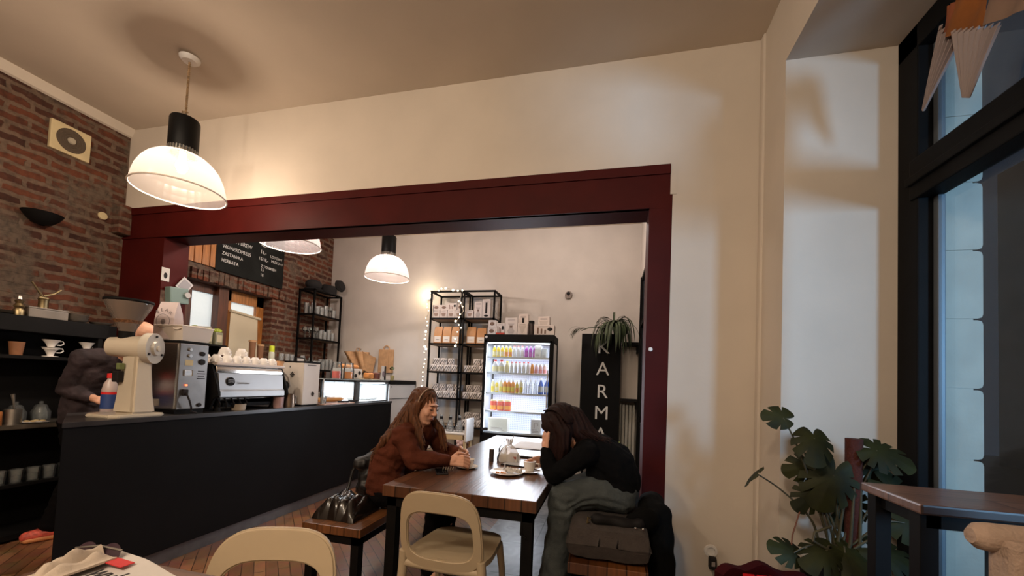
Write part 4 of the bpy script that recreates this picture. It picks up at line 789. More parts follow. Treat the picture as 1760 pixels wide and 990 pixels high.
BXO.put((-2.107, FY + .01, z + .116), 'box with dark oval at the right end of the left rack\'s upper row', 'boxes on the top shelf of the left rack', 0, (.7, 1, 1.2))
BXC.put((-1.955, FY, z), 'small pictured box at the left end of the right rack\'s top shelf', 'boxes on the top shelf of the right rack')
o = bx('product_box', .115, .10, .235, CARD, 'hour'); o.location = (-1.83, FY, z); tag(o, 'tall white box showing a carafe on the right rack\'s top shelf')
o = bx('product_box', .115, .10, .27, CARD, 'bar'); o.location = (-1.71, FY, z); tag(o, 'tallest white box, with a black upright bar, on the right rack')
# kraft coffee bags
t = thing('coffee_bag', '', 'bag'); bagmesh(.125, .08, .25, .28).obj('body', pm('orange_kraft', (.50, .24, .09), .55, var=.12, bump=.4, bs=18), t, True); G().box((-.05, -.047, .02), (.05, -.041, .105)).obj('label', pm('bag_label', (.72, .66, .60), .6), t); G().box((-.025, -.0485, .055), (.025, -.047, .06)).obj('printed_line', INK, t)
KB = Proto(t); z = 1.82 + .0225
for k in range(3): KB.put((-2.44 + k * .137, FY + .07, z), 'orange brown coffee bag, %s from the left on the left rack' % ORD[k], 'kraft coffee bags', 0)
for k in range(2): KB.put((-1.93 + k * .15, FY + .07, z), ('left', 'right')[k] + ' orange brown coffee bag on the right rack', 'kraft coffee bags', 0, (1.08, 1, 1 - .06 * k))
# white packets with black strokes
t = thing('coffee_packet', '', 'packet')
PK = pm('packet_white', (.66, .61, .58), .5, var=.05, bump=.3, bs=20)
G().box((-.052, 0, 0), (.052, .14, .098), .018, 3).obj('pack', PK, t, True)
for (x0, x1, z0, z1) in ((-.045, .0, .015, .085), (-.01, .03, .008, .09), (.02, .048, .02, .075)):
    g = G(); g.tube([(x0, -.001, z0), ((x0 + x1) / 2, -.003, (z0 + z1) / 2), (x1, .001, z1)], .0042, 6); g.obj('printed_stroke', INK, t)
PP = Proto(t)
for zi, (z, nm) in enumerate(((1.415, 'third'), (1.04, 'fourth'), (.65, 'fifth'))):
    z += .0225
    for ri, (x0, n, rn) in enumerate(((-2.485, 4, 'left'), (-1.96, 3, 'right'))):
        if zi == 2 and ri == 0: continue
        for k in range(n):
            PP.put((x0 + k * .112, FY, z), 'white packet, %s from left, front row, %s shelf of the %s rack' % (ORD[k], nm, rn), 'packets on the %s rack' % rn)
        for k in range(n if zi else (3 if ri == 0 else 2)):
            PP.put((x0 + .02 + k * .115 + (.1 if (zi == 0 and ri == 1) else 0), FY + .07, z + .099), 'white packet, %s from left, upper row, %s shelf of the %s rack' % (ORD[k], nm, rn), 'packets on the %s rack' % rn, random.uniform(-.12, .12))
# fairy lights
t = thing('string_lights', 'warm fairy lights wound around the top and left post of the racks', 'string lights', (-2.3, RY0 - .02, 0))
pts = []; rnd = random.Random(5)
path = [(-2.585, 1.1), (-2.59, 1.4), (-2.58, 1.75), (-2.57, 2.1), (-2.57, 2.4), (-2.55, 2.60), (-2.42, 2.60), (-2.30, 2.63), (-2.18, 2.60), (-2.06, 2.58), (-2.09, 2.45), (-2.03, 2.30), (-2.13, 2.16), (-2.05, 2.05), (-2.14, 1.95), (-2.10, 1.85), (-2.12, 1.76)]
for a, b in zip(path, path[1:]):
    n = max(2, int(sqrt((a[0] - b[0]) ** 2 + (a[1] - b[1]) ** 2) / .045))
    for i in range(n): f = i / n; pts.append(V((a[0] + (b[0] - a[0]) * f + rnd.uniform(-.015, .015) + 2.3, rnd.uniform(-.015, .0), a[1] + (b[1] - a[1]) * f + rnd.uniform(-.012, .012))))
G().tube(pts, .0025, 5).obj('wire', pm('silver_wire', (.5, .45, .35), .3, .8), t)
GL = pm('fairy_glow', (1, .9, .7), .4, emit=9, ecol=(1, .82, .55))
me = G().ell((0, 0, 0), (.0085, .0085, .0085), seg=10, rings=6).mesh('bulb', GL, True)
for k, p in enumerate(pts[:80]):
    if k % 4 == 3: continue
    o = bpy.data.objects.new('bulb', me); col.objects.link(o); o.parent = t; o.location = p + V((0, -.012, rnd.uniform(-.01, .01))); sv = rnd.choice((.75, 1, 1.25, 1.8) if p.z > 1.7 else (.8, 1.05)); o.scale = (sv,) * 3

# ------------------------------------------------------------------ lit fridge
FX0, FX1, FY0_, FY1_ = -1.685, -.72, 5.25, 5.72
KF = .925   # finished size of the fridge and its goods
def kf(x, y, z): return (x * KF, y * KF, CAM_H + (z - CAM_H) * KF)
t = thing('display_fridge', 'tall black display fridge with glass door, brightly lit inside', 'fridge', kf((FX0 + FX1) / 2, FY0_, 0)); ox = (FX0 + FX1) / 2; t.scale = (KF,) * 3
FW = (FX1 - FX0) / 2
INW = pm('fridge_inner_white', (.78, .80, .86), .35, var=.02)
def perfmat():
    m = bpy.data.materials.new('perforated_white_back'); m.use_nodes = True; N, L = nt(m); b = N['Principled BSDF']; b.inputs['Roughness'].default_value = .4
    tc = N.new('ShaderNodeTexCoord'); sp = N.new('ShaderNodeSeparateXYZ'); L.new(tc.outputs['Object'], sp.inputs[0]); c = N.new('ShaderNodeCombineXYZ'); L.new(sp.outputs[0], c.inputs[0]); L.new(sp.outputs[2], c.inputs[1])
    vo = N.new('ShaderNodeTexVoronoi'); vo.inputs['Scale'].default_value = 38; vo.inputs['Randomness'].default_value = 0; vo.voronoi_dimensions = '2D'; L.new(c.outputs[0], vo.inputs['Vector'])
    rp = N.new('ShaderNodeValToRGB'); rp.color_ramp.elements[0].position = .24; rp.color_ramp.elements[0].color = (.42, .44, .55, 1); rp.color_ramp.elements[1].position = .32; rp.color_ramp.elements[1].color = (.72, .75, .86, 1)
    L.new(vo.outputs['Distance'], rp.inputs[0]); L.new(rp.outputs[0], b.inputs['Base Color']); return m
G().box((-FW, 0, 1.865), (FW, .46, 1.97), .004).obj('header', DARK, t); G().box((-FW, 0, .08), (FW, .46, .62), .004).obj('base_cabinet', DARK, t); G().box((-FW + .04, .02, -.107), (FW - .04, .44, .08)).obj('plinth', DARK, t)
G().box((-FW, .45, .62), (FW, .46, 1.865)).obj('rear_wall', DARK, t); G().box((-FW + .04, .42, .62), (FW - .04, .449, 1.865)).obj('inner_back', perfmat(), t)
for s in (-1, 1):
    g = G(); g.box((s * FW - (.022 if s > 0 else 0), 0, .62), (s * FW + (.022 if s < 0 else 0), .03, 1.865)); g.box((s * FW - (.022 if s > 0 else 0), .43, .62), (s * FW + (.022 if s < 0 else 0), .46, 1.865)); g.obj('side_frame', DARK, t)
    G().box((s * (FW - .012) - .003, .03, .62), (s * (FW - .012) + .003, .43, 1.865)).obj('side_glass', glassy('side_glass_haze', (.88, .92, .98), .25, .1, .3), t)
for z in (.635, .92, 1.165, 1.44, 1.655):
    g = G(); g.box((-FW + .04, .05, z - .006), (FW - .04, .42, z)); g.box((-FW + .04, .035, z - .012), (FW - .04, .05, z + .012)); g.obj('shelf', INW, t)
LED = pm('fridge_led', (1, 1, 1), .5, emit=7, ecol=(.93, .95, 1))
G().box((-FW + .05, .05, 1.848), (FW - .05, .07, 1.862)).obj('light_tube', LED, t)
for s in (-1, 1): G().box((s * (FW - .035) - .006, .035, .66), (s * (FW - .035) + .006, .05, 1.83)).obj('light_tube', LED, t)
g = G(); g.box((-FW + .02, -.028, .60), (-FW + .045, -.003, 1.885)); g.box((FW - .05, -.028, .60), (FW - .02, -.003, 1.885)); g.box((-FW + .02, -.028, .60), (FW - .02, -.003, .63)); g.box((-FW + .02, -.028, 1.86), (FW - .02, -.003, 1.885))
dr = g.obj('door', BLACK, t); G().box((-FW + .045, -.018, .63), (FW - .05, -.012, 1.86)).obj('glass_pane', GLASS, dr); G().box((FW - .07, -.05, 1.0), (FW - .055, -.028, 1.5), .004).obj('handle', STEELD, dr)
G().ell((-FW + .035, -.004, 1.93), (.018, .004, .018)).obj('badge', PAPER, t); G().box((-FW + .03, -.034, .66), (-FW + .12, -.028, .70)).obj('sticker', INK, dr)
for z in (1.83, 1.62, 1.40, 1.13, .89): area('fridge_light', kf(ox, FY0_ + .20, z), (0, .1, -1), 2.3, (.86, .89, 1), .8, .2)
area('fridge_front_light', kf(ox, FY0_ - .06, 1.25), (-.25, -1, -.12), 24, (.86, .90, 1), .8, 1.1)
fy = FY0_ + .12
def bott(h, r, neck, liq, capc, cat='bottle', name='juice_bottle', kind='bottle', lab=None):
    t = thing(name, '', cat)
    if kind == 'can': pr = [(0, 0), (r * .85, 0), (r, .008), (r, h * .72), (r * .5, h * .86), (r * .45, h * .94), (0, h * .94)]
    elif kind == 'jar': pr = [(0, 0), (r * .95, 0), (r, .01), (r, h * .84), (r * .8, h * .88), (0, h * .88)]
    else: pr = [(0, 0), (r * .9, 0), (r, .01), (r, h * .55), (neck, h * .82), (neck, h * .92), (0, h * .92)]
    G().lathe(pr, seg=18).obj('body', liq, t, True)
    G().lathe([(0, h * .90), (max(neck, r * .5) if kind != 'jar' else r * .85, h * .86), (max(neck, r * .5) if kind != 'jar' else r * .85, h), (0, h)], seg=16).obj('cap', capc, t, True)
    if lab: G().lathe([(r * 1.01, h * .16), (r * 1.03, h * .16), (r * 1.03, h * .5), (r * 1.01, h * .5)], seg=18).obj('label', lab, t, True)
    return Proto(t)
YEL = pm('yellow_juice', (.95, .68, .02), .3, var=.05); ORG = pm('orange_juice', (.95, .33, .01), .3, var=.05); PUR = pm('purple_can', (.38, .03, .45), .3); PIN = pm('pink_cap', (.85, .30, .30), .4)
WHB = pm('white_bottle', (.85, .83, .84), .3); PALEY = pm('pale_yellow', (.92, .80, .42), .35); BLU = pm('blue_bottle', (.02, .12, .55), .15); REDL = pm('red_preserve', (.90, .07, .02), .3, var=.2, vs=30); GRL = pm('grey_label', (.45, .47, .5), .5)
B = {'y': bott(.17, .024, .013, YEL, WHB, lab=PALEY, kind='can'), 'g': bott(.165, .024, .013, YEL, PALEY, kind='can', lab=ORG), 'w': bott(.17, .026, .015, WHB, PIN), 'p': bott(.165, .026, .013, PUR, pm('lilac_cap', (.6, .35, .7), .3), kind='can', lab=pm('magenta_label', (.55, .08, .55), .4)),
     'W': bott(.19, .042, .02, WHB, REDP, lab=PALEY), 'Y': bott(.17, .034, .018, PALEY, YEL), 'c': bott(.165, .024, .013, pm('milky_bottle', (.80, .80, .80), .25), REDP), 'o': bott(.15, .026, .018, ORG, WHB), 'P': bott(.14, .026, .02, pm('pink_drink', (.9, .55, .5), .3), WHB, kind='can', lab=PIN),
     'O': bott(.19, .028, .015, ORG, WHB, kind='can', lab=YEL), 'L': bott(.19, .026, .015, PALEY, WHB, kind='can', lab=YEL), 'x': bott(.21, .026, .012, FROST, WHB), 'B': bott(.235, .036, .012, BLU, WHB, lab=GRL), 'j': bott(.155, .047, .04, REDL, PALEY, 'jar', 'preserve_jar', 'jar', ORG)}
names = {'y': 'yellow can shaped bottle', 'g': 'yellow orange bottle', 'w': 'white bottle with pink cap', 'p': 'purple bottle', 'W': 'big white bottle with red cap', 'Y': 'pale yellow bottle', 'c': 'milky white bottle with red cap', 'o': 'short orange bottle', 'P': 'short pink bottle', 'O': 'orange bottle', 'L': 'pale yellow labelled bottle', 'x': 'clear bottle with white cap', 'B': 'large blue bottle', 'j': 'red jar of preserve'}
for z, row, nm, x0 in ((1.655, 'yyyggwwwppp', 'top', -.36), (1.44, 'WWYcccccoPPP', 'second', -.34), (1.165, 'LyLOOOgLxxxBB', 'third', -.36), (.92, 'jjj', 'fourth', -.34)):
    x = x0 + ox
    prev = 0
    for k, ch in enumerate(row):
        r = {'W': .045, 'Y': .037, 'B': .040, 'j': .050, 'x': .034}.get(ch, .0285)
        x += prev + r if k else 0; prev = r
        B[ch].put(kf(x, fy, z + .0005), '%s, %s from the left on the fridge %s shelf' % (names[ch], ORD[k] if k < 12 else 'last', nm), 'bottles on the fridge\'s %s shelf' % nm, 0, KF)
def carton(name, x, z, w_, h_, lab, mat, fig=None):
    t = thing(name, lab, 'box', kf(ox + x, fy - .03, z)); t.scale = (KF,) * 3; G().box((0, 0, 0), (w_, .12, h_), .004).obj('carton', mat, t)
    g = G(); n = 3
    for k in range(n): G().box((w_ * .15, -.0015, h_ * (.12 + .09 * k)), (w_ * (.85 - .1 * k), 0, h_ * (.15 + .09 * k))).obj('printed_line', pm('grey_print', (.35, .3, .28)), t)
    if fig == 'tap': G().tube([(w_ * .35, -.002, h_ * .4), (w_ * .35, -.002, h_ * .75), (w_ * .7, -.002, h_ * .75), (w_ * .7, -.002, h_ * .6)], .003, 5).obj('printed_outline', pm('grey_print', (.35, .3, .28)), t)
carton('milk_carton', .215, 1.655, .085, .185, 'plain white carton right of the purple bottles in the fridge', WHB)
carton('small_carton', .31, 1.655, .07, .14, 'small grey marked box at the right end of the fridge top shelf', pm('grey_box', (.55, .57, .6), .5))
carton('cake_box', -.40, .635, .27, .19, 'cream box with small print on the fridge floor, left', pm('cream_box', (.72, .66, .55), .5))
carton('white_carton', .20, .635, .14, .20, 'white carton with a line drawing on the fridge floor, right', WHB, 'tap')
# boxes on the fridge
FT = 1.9705; by = FY0_ + .06
def topbox(name, x, w_, h_, art, lab, y=by, z=FT, mat=CARD):
    t = bx(name, w_, .10, h_, mat, art); t.location = kf(x, y, z); t.scale = (KF,) * 3; tag(t, lab); return t
topbox('product_box', -1.60, .115, .10, 'oval', 'lower of two oval printed boxes at the left on the fridge'); topbox('product_box', -1.595, .11, .10, 'oval', 'upper of two oval printed boxes at the left on the fridge', z=FT + .1005)
rb = topbox('product_box', -1.475, .12, .16, 'tools', 'box with a red base strip beside the oval boxes on the fridge'); G().box((-.06, -.002, 0), (.06, 0, .03)).obj('red_strip', pm('red_strip_print', (.5, .05, .03), .5), rb)
topbox('product_box', -1.325, .165, .235, 'hour', 'big box picturing an hourglass carafe on top of the fridge'); topbox('product_box', -1.165, .14, .165, 'funnel', 'box with a funnel picture beside the hourglass carafe box')
topbox('product_box', -1.19, .13, .315, 'bar', 'tall box standing at the back behind the funnel box', y=by + .15)
t = thing('canister', 'slim black cylinder standing between the boxes on the fridge', 'canister', kf(-1.05, by + .05, FT)); t.scale = (KF,) * 3; G().lathe([(0, 0), (.036, 0), (.038, .01), (.038, .16), (0, .16)], seg=24).obj('body', pm('dark_brown_tin', (.035, .022, .018), .4), t, True); G().lathe([(0, .16), (.0395, .16), (.0395, .195), (.035, .20), (0, .2)], seg=24).obj('lid', DARK, t, True)
topbox('product_box', -.865, .275, .135, 'tools', 'wide low box with brewing tools printed, right on the fridge'); topbox('product_box', -.90, .16, .28, 'funnel', 'upright box with filter picture behind the wide low box', y=by + .15)

# ------------------------------------------------------------------ KARMA sign, plants, radiator
t = thing('sign_board', 'tall black standing sign with white letters KARMA', 'sign', (-.115, 5.52, 0)); G().box((-.26, .0, .25), (.26, .06, 2.025), .003).obj('panel', pm('sign_black', (.005, .005, .0055), .7, spec=.15), t)
for s in (-1, 1): G().box((s * .2 - .015, .01, 0), (s * .2 + .015, .05, .26)).obj('leg', DARK, t)
LM = pm('sign_letter_white', (.80, .80, .78), .5)
for ch, z in zip('KARMA', (1.762, 1.470, 1.165, .880, .595)): text(ch, .255, LM, basis((.03, -.003, z), (1, 0, 0), (0, 0, 1)), t, 'lettering', .003, 'CENTER')
t = thing('radiator', 'ribbed pale radiator at the right end of the back wall', 'radiator', (.225, 5.645, .33))
for k in range(6): G().box((-.13 + k * .045, 0, 0), (-.092 + k * .045, .09, .76), .012).obj('rib', pm('grey_radiator', (.42, .41, .37), .5), t)
for k, (z, lab) in enumerate(((1.13, 'lower'), (1.88, 'upper'))):
    t = thing('wall_shelf', lab + ' dark shelf bracket right of the black sign', 'shelf', (.26, 5.58, z), 0, 'shelves by the sign'); G().box((-.10, -.1, 0), (.115, .165, .035), .003).obj('board', DARK, t); G().box((.09, -.05, -.10), (.11, .165, 0)).obj('bracket', DARK, t)
def blade(g, p0, d, L_, w_, droop, n=8, tw=0):
    d = V(d).normalized(); s = d.cross(V((0, 0, 1))); s = s.normalized() if s.length > .01 else V((1, 0, 0)); p = V(p0); P = []
    for i in range(n + 1):
        f = i / n; P.append((p.copy(), w_ * (sin(pi * min(1, .15 + f * .85)) ** .7) * .5 + .0005)); p += d * L_ / n; d = (d + V((0, 0, -droop * (.5 + f)))).normalized()
    tb = bmesh.new(); A = []
    for q, ww in P: A.append((tb.verts.new(q - s * ww), tb.verts.new(q + V((0, 0, -ww * .35))), tb.verts.new(q + s * ww)))
    for a, b in zip(A, A[1:]): tb.faces.new((a[0], a[1], b[1], b[0])); tb.faces.new((a[1], a[2], b[2], b[1]))
    g._merge(tb)
PALM = pm('dusky_palm_green', (.055, .075, .035), .6, var=.4, vs=12)
t = thing('hanging_palm', 'drooping thin leaved green plant falling over the KARMA sign', 'plant', (.05, 5.44, 2.06))
G().lathe([(0, -.02), (.06, -.02), (.075, .08), (.07, .08), (.0, .06)], (.10, .02, -.03), 24).obj('pot', DARK, t, True)
rnd = random.Random(9)
for k in range(98):
    a = rnd.uniform(0, 2 * pi); g = G(); up = rnd.uniform(-.1, .9)
    d = V((cos(a) * .8 - .1, sin(a) * .5 - .35, up)); blade(g, (.0 + rnd.uniform(-.03, .03), -.06 + rnd.uniform(-.03, .03), .07), d, rnd.uniform(.34, .60), .024, rnd.uniform(.7, 1.6)); g.obj('leaf', PALM, t)
g = G(); g.tube([(0, -.05, .05), (-.15, -.08, .04), (-.33, -.10, .02), (-.42, -.12, -.02)], .006); g.obj('stem', PALM, t)
for k in range(12): g = G(); blade(g, (-.36 - .01 * k, -.11, .01), (-.7 + .03 * k, rnd.uniform(-.4, .4), rnd.uniform(-.3, .25)), rnd.uniform(.14, .24), .016, .35); g.obj('leaf', PALM, t)
t = thing('potted_plant', 'small bright plant low beside the sign behind the dark haired person', 'plant', (.10, 5.2, .52)); G().lathe([(0, -.52), (.10, -.52), (.13, -.06), (.12, -.06), (0, -.1)], seg=24).obj('pot', pm('pale_pot', (.5, .47, .42), .6), t, True)
for k in range(22): a = k * 2.4; g = G(); blade(g, (0, 0, -.1), (cos(a) * .6, sin(a) * .6, 1.2), rnd.uniform(.2, .34), .03, .22); g.obj('leaf', pm('bright_leaf', (.28, .34, .12), .5, var=.3), t)
# small glass trolley behind the table
t = thing('tray_table', 'white tray table with wooden edge holding clear carafes', 'table', (-1.86, 4.72, 0)); G().box((-.22, -.13, .66), (.22, .13, .685), .012).obj('tray', WHITE, t); G().box((-.215, -.125, .60), (.17, .125, .659), .004).obj('apron', pm('pale_birch', (.62, .48, .28), .5), t)
G().box((.195, -.14, .58), (.22, .14, .86), .008).obj('end_panel', WHITE, t)
for x in (-.19, .19):
    for y in (-.1, .1): G().cyl((x, y, 0), (x, y, .60), .014, .02, 14).obj('leg', pm('pale_birch', (.62, .48, .28)), t, True)
t = thing('carafe', '', 'carafe'); G().lathe([(0, 0), (.045, 0), (.047, .06), (.018, .14), (.016, .19), (.02, .2), (.017, .2), (.013, .19), (.015, .14), (.043, .06), (0, .008)], seg=24).obj('body', FROST, t, True); G().lathe([(.0165, .145), (.0215, .145), (.0215, .175), (.0165, .175)], seg=20).obj('collar', INK, t); CF_ = Proto(t)
for k in range(3): CF_.put((-2.02 + .12 * k, 4.70, .686), 'clear glass carafe, %s from the left on the white tray table' % ORD[k], 'carafes on the tray table')
t = thing('flower_pot', 'pinkish white flower in foliage under the tray table', 'plant', (-1.86, 5.08, 0)); G().lathe([(0, 0), (.09, 0), (.11, .3), (.1, .3), (0, .28)], seg=24).obj('pot', WHITE, t, True)
for k in range(9): a = k * .7; G().ell((.05 * cos(a), .05 * sin(a), .46 + .02 * (k % 3)), (.045, .045, .03), Euler((.5 * sin(a), .5 * cos(a), a)).to_matrix()).obj('petal', pm('pink_white_petal', (.75, .50, .45), .5, var=.2), t, True)
for k in range(8): a = k * .8; g = G(); blade(g, (0, 0, .28), (cos(a) * .7, sin(a) * .7, .9), .2, .05, .2); g.obj('leaf', pm('bright_leaf', (.28, .34, .12)), t)
t = thing('table_lamp_bulb', 'tiny glowing candle light beside the flower under the tray', 'candle', (-1.70, 5.02, .0)) if 0 else None

# ------------------------------------------------------------------ long table and benches
TABLEW = woodmat('dark_oiled_table_wood', (.15, .06, .026), (.085, .032, .014), .30, .085, 'Y', .9, .1)
BENCHW = woodmat('bench_wood', (.22, .085, .03), (.13, .05, .018), .3, .09, 'Y', .8, .3)
BENCHX = woodmat('bench_wood_stripes', (.20, .07, .02), (.07, .022, .008), .35, .09, 'Y', 3, .1)
def ftable(name, lab, cat, x0, x1, y0, y1, h, th, leg, wood, inset=.02, fr=.045, gap=.008):
    cx, cy = (x0 + x1) / 2, (y0 + y1) / 2; t = thing(name, lab, cat, (cx, cy, 0)); a, b = (x1 - x0) / 2, (y1 - y0) / 2
    G().box((-a, -b, h - th), (a, b, h), .004).obj('tabletop' if cat == 'table' else 'seat', wood, t)
    zt = h - th - gap
    for sx in (-1, 1):
        for sy in (-1, 1):
            G().box((sx * (a - inset) - (leg if sx > 0 else 0), sy * (b - inset) - (leg if sy > 0 else 0), 0), (sx * (a - inset) + (leg if sx < 0 else 0), sy * (b - inset) + (leg if sy < 0 else 0), zt), .002).obj('leg', BLACK, t)
    g = G()
    for s in (-1, 1): g.box((-a + inset, s * (b - inset) - (.03 if s > 0 else 0), zt - fr), (a - inset, s * (b - inset) + (.03 if s < 0 else 0), zt)); g.box((s * (a - inset) - (.03 if s > 0 else 0), -b + inset, zt - fr), (s * (a - inset) + (.03 if s < 0 else 0), b - inset, zt))
    for x in (-a + .1, 0, a - .1): g.box((x - .02, -b + .05, zt), (x + .02, b - .05, zt + gap))
    g.obj('frame', BLACK, t); return t
tb_ = ftable('dining_table', 'long dark wood table with black steel legs passing through the red opening', 'table', -1.15, -.32, 1.94, 4.16, .75, .058, .055, TABLEW)
G().tube([(.34, -1.085, .64), (.34, -1.095, .58), (.365, -1.095, .565)], .006).obj('bag_hook', BLACK, tb_, True)
ftable('bench', 'left wooden bench with black legs, leather jacket lying on it', 'bench', -1.73, -1.34, 2.05, 3.95, .45, .048, .05, BENCHW)
ftable('bench', 'right wooden bench under the grey cushion beside the red post', 'bench', -.17, .21, 2.03, 3.95, .45, .055, .05, BENCHX)
# seat cushion
t = thing('seat_cushion', 'thick grey brown cushion on the near end of the right bench', 'cushion', (.02, 2.42, .451))
def pillow(g, a, b, h, n=20, e=4.0):
    def f(sgn): return lambda u, v: V(((2 * u - 1) * a, (2 * v - 1) * b, h / 2 + sgn * h / 2 * ((1 - abs(2 * u - 1) ** e) * (1 - abs(2 * v - 1) ** e)) ** (.45 if e < 5 else .32) + .006 * noise.noise(V((u * 5, v * 5, sgn)))))
    g.grid(f(1), n, n); g.grid(f(-1), n, n); bmesh.ops.remove_doubles(g.b, verts=g.b.verts, dist=.0008); return g
CUSH = pm('grey_brown_wool', (.040, .031, .027), .95, var=.12, vs=30, bump=.4, bs=120)
pillow(G(), .205, .38, .175, 28, 9.0).obj('cushion', CUSH, t, True)
G().tube([(-.204, -.3, .0875), (-.204, .3, .0875)], .003, 6).obj('piping', CUSH, t)
# cream chairs
CH = pm('cream_chair_plastic', (.42, .33, .215), .5, var=.02)
def cream_chair(lab, loc, rz, grp):
    t = thing('chair', lab, 'chair', loc, rz, grp)
    # chair faces +y; back at y = 0
    n = 56
    def sup(th, cx, cz, a, b, e): c, s = cos(th), sin(th); return cx + a * abs(c) ** (2 / e) * (1 if c >= 0 else -1), cz + b * abs(s) ** (2 / e) * (1 if s >= 0 else -1)
    def yb(x, z): return -(z - .44) * .20 - .02 + .5 * x * x
    tb = bmesh.new(); F1, F2, B1, B2 = [], [], [], []
    for k in range(n):
        th = 2 * pi * k / n
        wid = lambda z: 1 - .10 * (z - .6)
        xo, zo = sup(th, 0, .62, .205, .19, 3.6); xi, zi = sup(th, 0, .598, .166, .112, 3.6); xo *= .93 + .36 * (.81 - zo); xi *= .95 + .30 * (.71 - zi)
        for lst, (x, z, dy) in ((F1, (xo, zo, .011)), (F2, (xi, zi, .011)), (B2, (xi, zi, -.011)), (B1, (xo, zo, -.011))): lst.append(tb.verts.new((x, yb(x, z) + dy, z)))
    for A, Bq in ((F1, F2), (F2, B2), (B2, B1), (B1, F1)):
        for k in range(n): j = (k + 1) % n; tb.faces.new((A[k], A[j], Bq[j], Bq[k]))
    bmesh.ops.recalc_face_normals(tb, faces=tb.faces); bmesh.ops.bevel(tb, geom=[e for e in tb.edges if len(e.link_faces) == 2 and e.calc_face_angle(0) > .8], offset=.006, segments=3, affect='EDGES')
    g = G(); g._merge(tb); g.obj('backrest', CH, t, True)
    g = G()
    def seat(u, v, dz=0):
        x = (2 * u - 1); y = (2 * v - 1); r = (1 - .08 * y) * .205; ex = 4.5
        k = max(1e-6, (abs(x) ** ex + abs(y) ** ex) ** (1 / ex)); m = max(abs(x), abs(y)) / k
        X, Y = x * m * r / .205 * .205, y * m * .21
        return V((X, Y + .215, .452 - .012 * (1 - x * x) * (1 - y * y) + dz - .02 * max(0, abs(y) - .8)))
    g.grid(lambda u, v: seat(u, v), 20, 20, -.026); g.obj('seat', CH, t, True)
    for sx in (-1, 1):
        g = G(); g.tube([(sx * .172, .36, .445), (sx * .188, .385, .30), (sx * .205, .41, 0)], [.021, .018, .012], 14); g.obj('leg', CH, t, True)
        g = G(); g.tube([(sx * .196, -.012, .50), (sx * .20, -.005, .42), (sx * .205, -.03, .25), (sx * .225, -.06, 0)], [.021, .022, .018, .012], 14); g.obj('leg', CH, t, True)
    g = G(); g.tube([(-.20, .0, .44), (0, -.01, .44), (.20, .0, .44)], .022, 14); g.obj('rear_rail', CH, t, True)
    G().ell((0, .05, .455), (.026, .012, .003)).obj('grip_hole_shade', pm('hole_shadow', (.10, .08, .05), .8), t)  # solid dark oval on the seat, the hole's shade put into its colour
    return t
cream_chair('cream plastic chair with open back pushed against the table end', (-.735, 1.80, 0), -.02, 'cream plastic chairs')
cream_chair('cream plastic chair nearest the viewer, beside the newspaper table', (-1.01, 1.05, 0), pi + .30, 'cream plastic chairs')

# ------------------------------------------------------------------ on the table
TZ = .7505
def plate(x, y, r, lab, name='plate', h=.014):
    t = thing(name, lab, name, (x, y, TZ)); G().lathe([(0, 0), (r * .6, 0), (r * .85, h * .5), (r, h), (r * .995, h + .002), (r * .84, h * .6 + .002), (r * .58, .004), (0, .004)], seg=40).obj('body', CERAM, t, True); return t
t = plate(-.60, 2.46, .105, 'white cake plate with crumbs and crumpled napkin on the table')
rnd = random.Random(4)
g = G(); g.grid(lambda u, v: V((-.01 + .095 * u, -.02 + .07 * v, .012 + .022 * abs(noise.noise(V((u * 5, v * 6, 3)))) * 2)), 14, 12, .001)
tag(g.obj('napkin', PAPER, None, True, Matrix.Translation((-.60, 2.46, TZ))), 'crumpled white napkin on the cake plate', 'napkin')
for k in range(5): tag(G().ell((-.66 + .014 * k, 2.44 + rnd.uniform(-.02, .03), TZ + .010), (.007, .006, .005)).obj('crumb', pm('orange_crumb', (.65, .25, .08), .8), None, True), 'small orange cake crumb, %s from the left on the cake plate' % ORD[k], 'crumb', 'crumbs on the cake plate')
t = thing('fork', 'small metal fork resting on the cake plate', 'fork', (-.64, 2.50, TZ + .012)); G().tube([(0, -.02, .004), (0, .05, .006), (-.01, .10, .02)], .003, 6).obj('body', STEEL, t, True)
t = plate(-.475, 2.555, .072, 'white saucer under the nearly full coffee cup at right', 'saucer', .010)
def coffeecup(x, y, lab):
    t = thing('coffee_cup', lab, 'cup', (x, y, TZ + .006)); G().lathe([(0, 0), (.026, 0), (.028, .006), (.036, .03), (.042, .066), (.039, .066), (.033, .03), (.02, .008), (0, .008)], seg=32).obj('body', CERAM, t, True)
    G().lathe([(0, .056), (.039, .056)], seg=28).obj('coffee', pm('coffee_foam', (.42, .20, .09), .4), t); G().tube([(.038, .0, .052), (.062, .0, .05), (.062, 0, .026), (.036, 0, .022)], .005, 8).obj('handle', CERAM, t, True)
coffeecup(-.478, 2.56, 'white coffee cup with brown foam on the saucer by the right person')
t = thing('teaspoon', 'teaspoon lying on the right saucer', 'spoon', (-.46, 2.51, TZ + .012)); G().tube([(.03, .02, .002), (-.02, -.015, .004)], .002, 6).obj('stem', STEEL, t); G().ell((-.028, -.02, .003), (.011, .008, .003)).obj('bowl', STEEL, t, True)
plate(-.885, 2.52, .072, 'white saucer under the hands of the person in brown', 'saucer', .010)
t = thing('coffee_cup', 'small white cup held between both hands of the left person', 'cup', (-.875, 2.53, TZ + .006)); G().lathe([(0, 0), (.022, 0), (.034, .05), (.031, .05), (.018, .006), (0, .006)], seg=28).obj('body', CERAM, t, True)
t = thing('phone', 'dark phone lying beside the left person\'s hands', 'phone', (-.985, 2.33, TZ), .5); G().box((-.036, -.072, 0), (.036, .072, .009), .004).obj('body', INK, t); G().box((-.033, -.068, .009), (.033, .068, .0095)).obj('screen', pm('black_glass', (.01, .01, .012), .08), t)
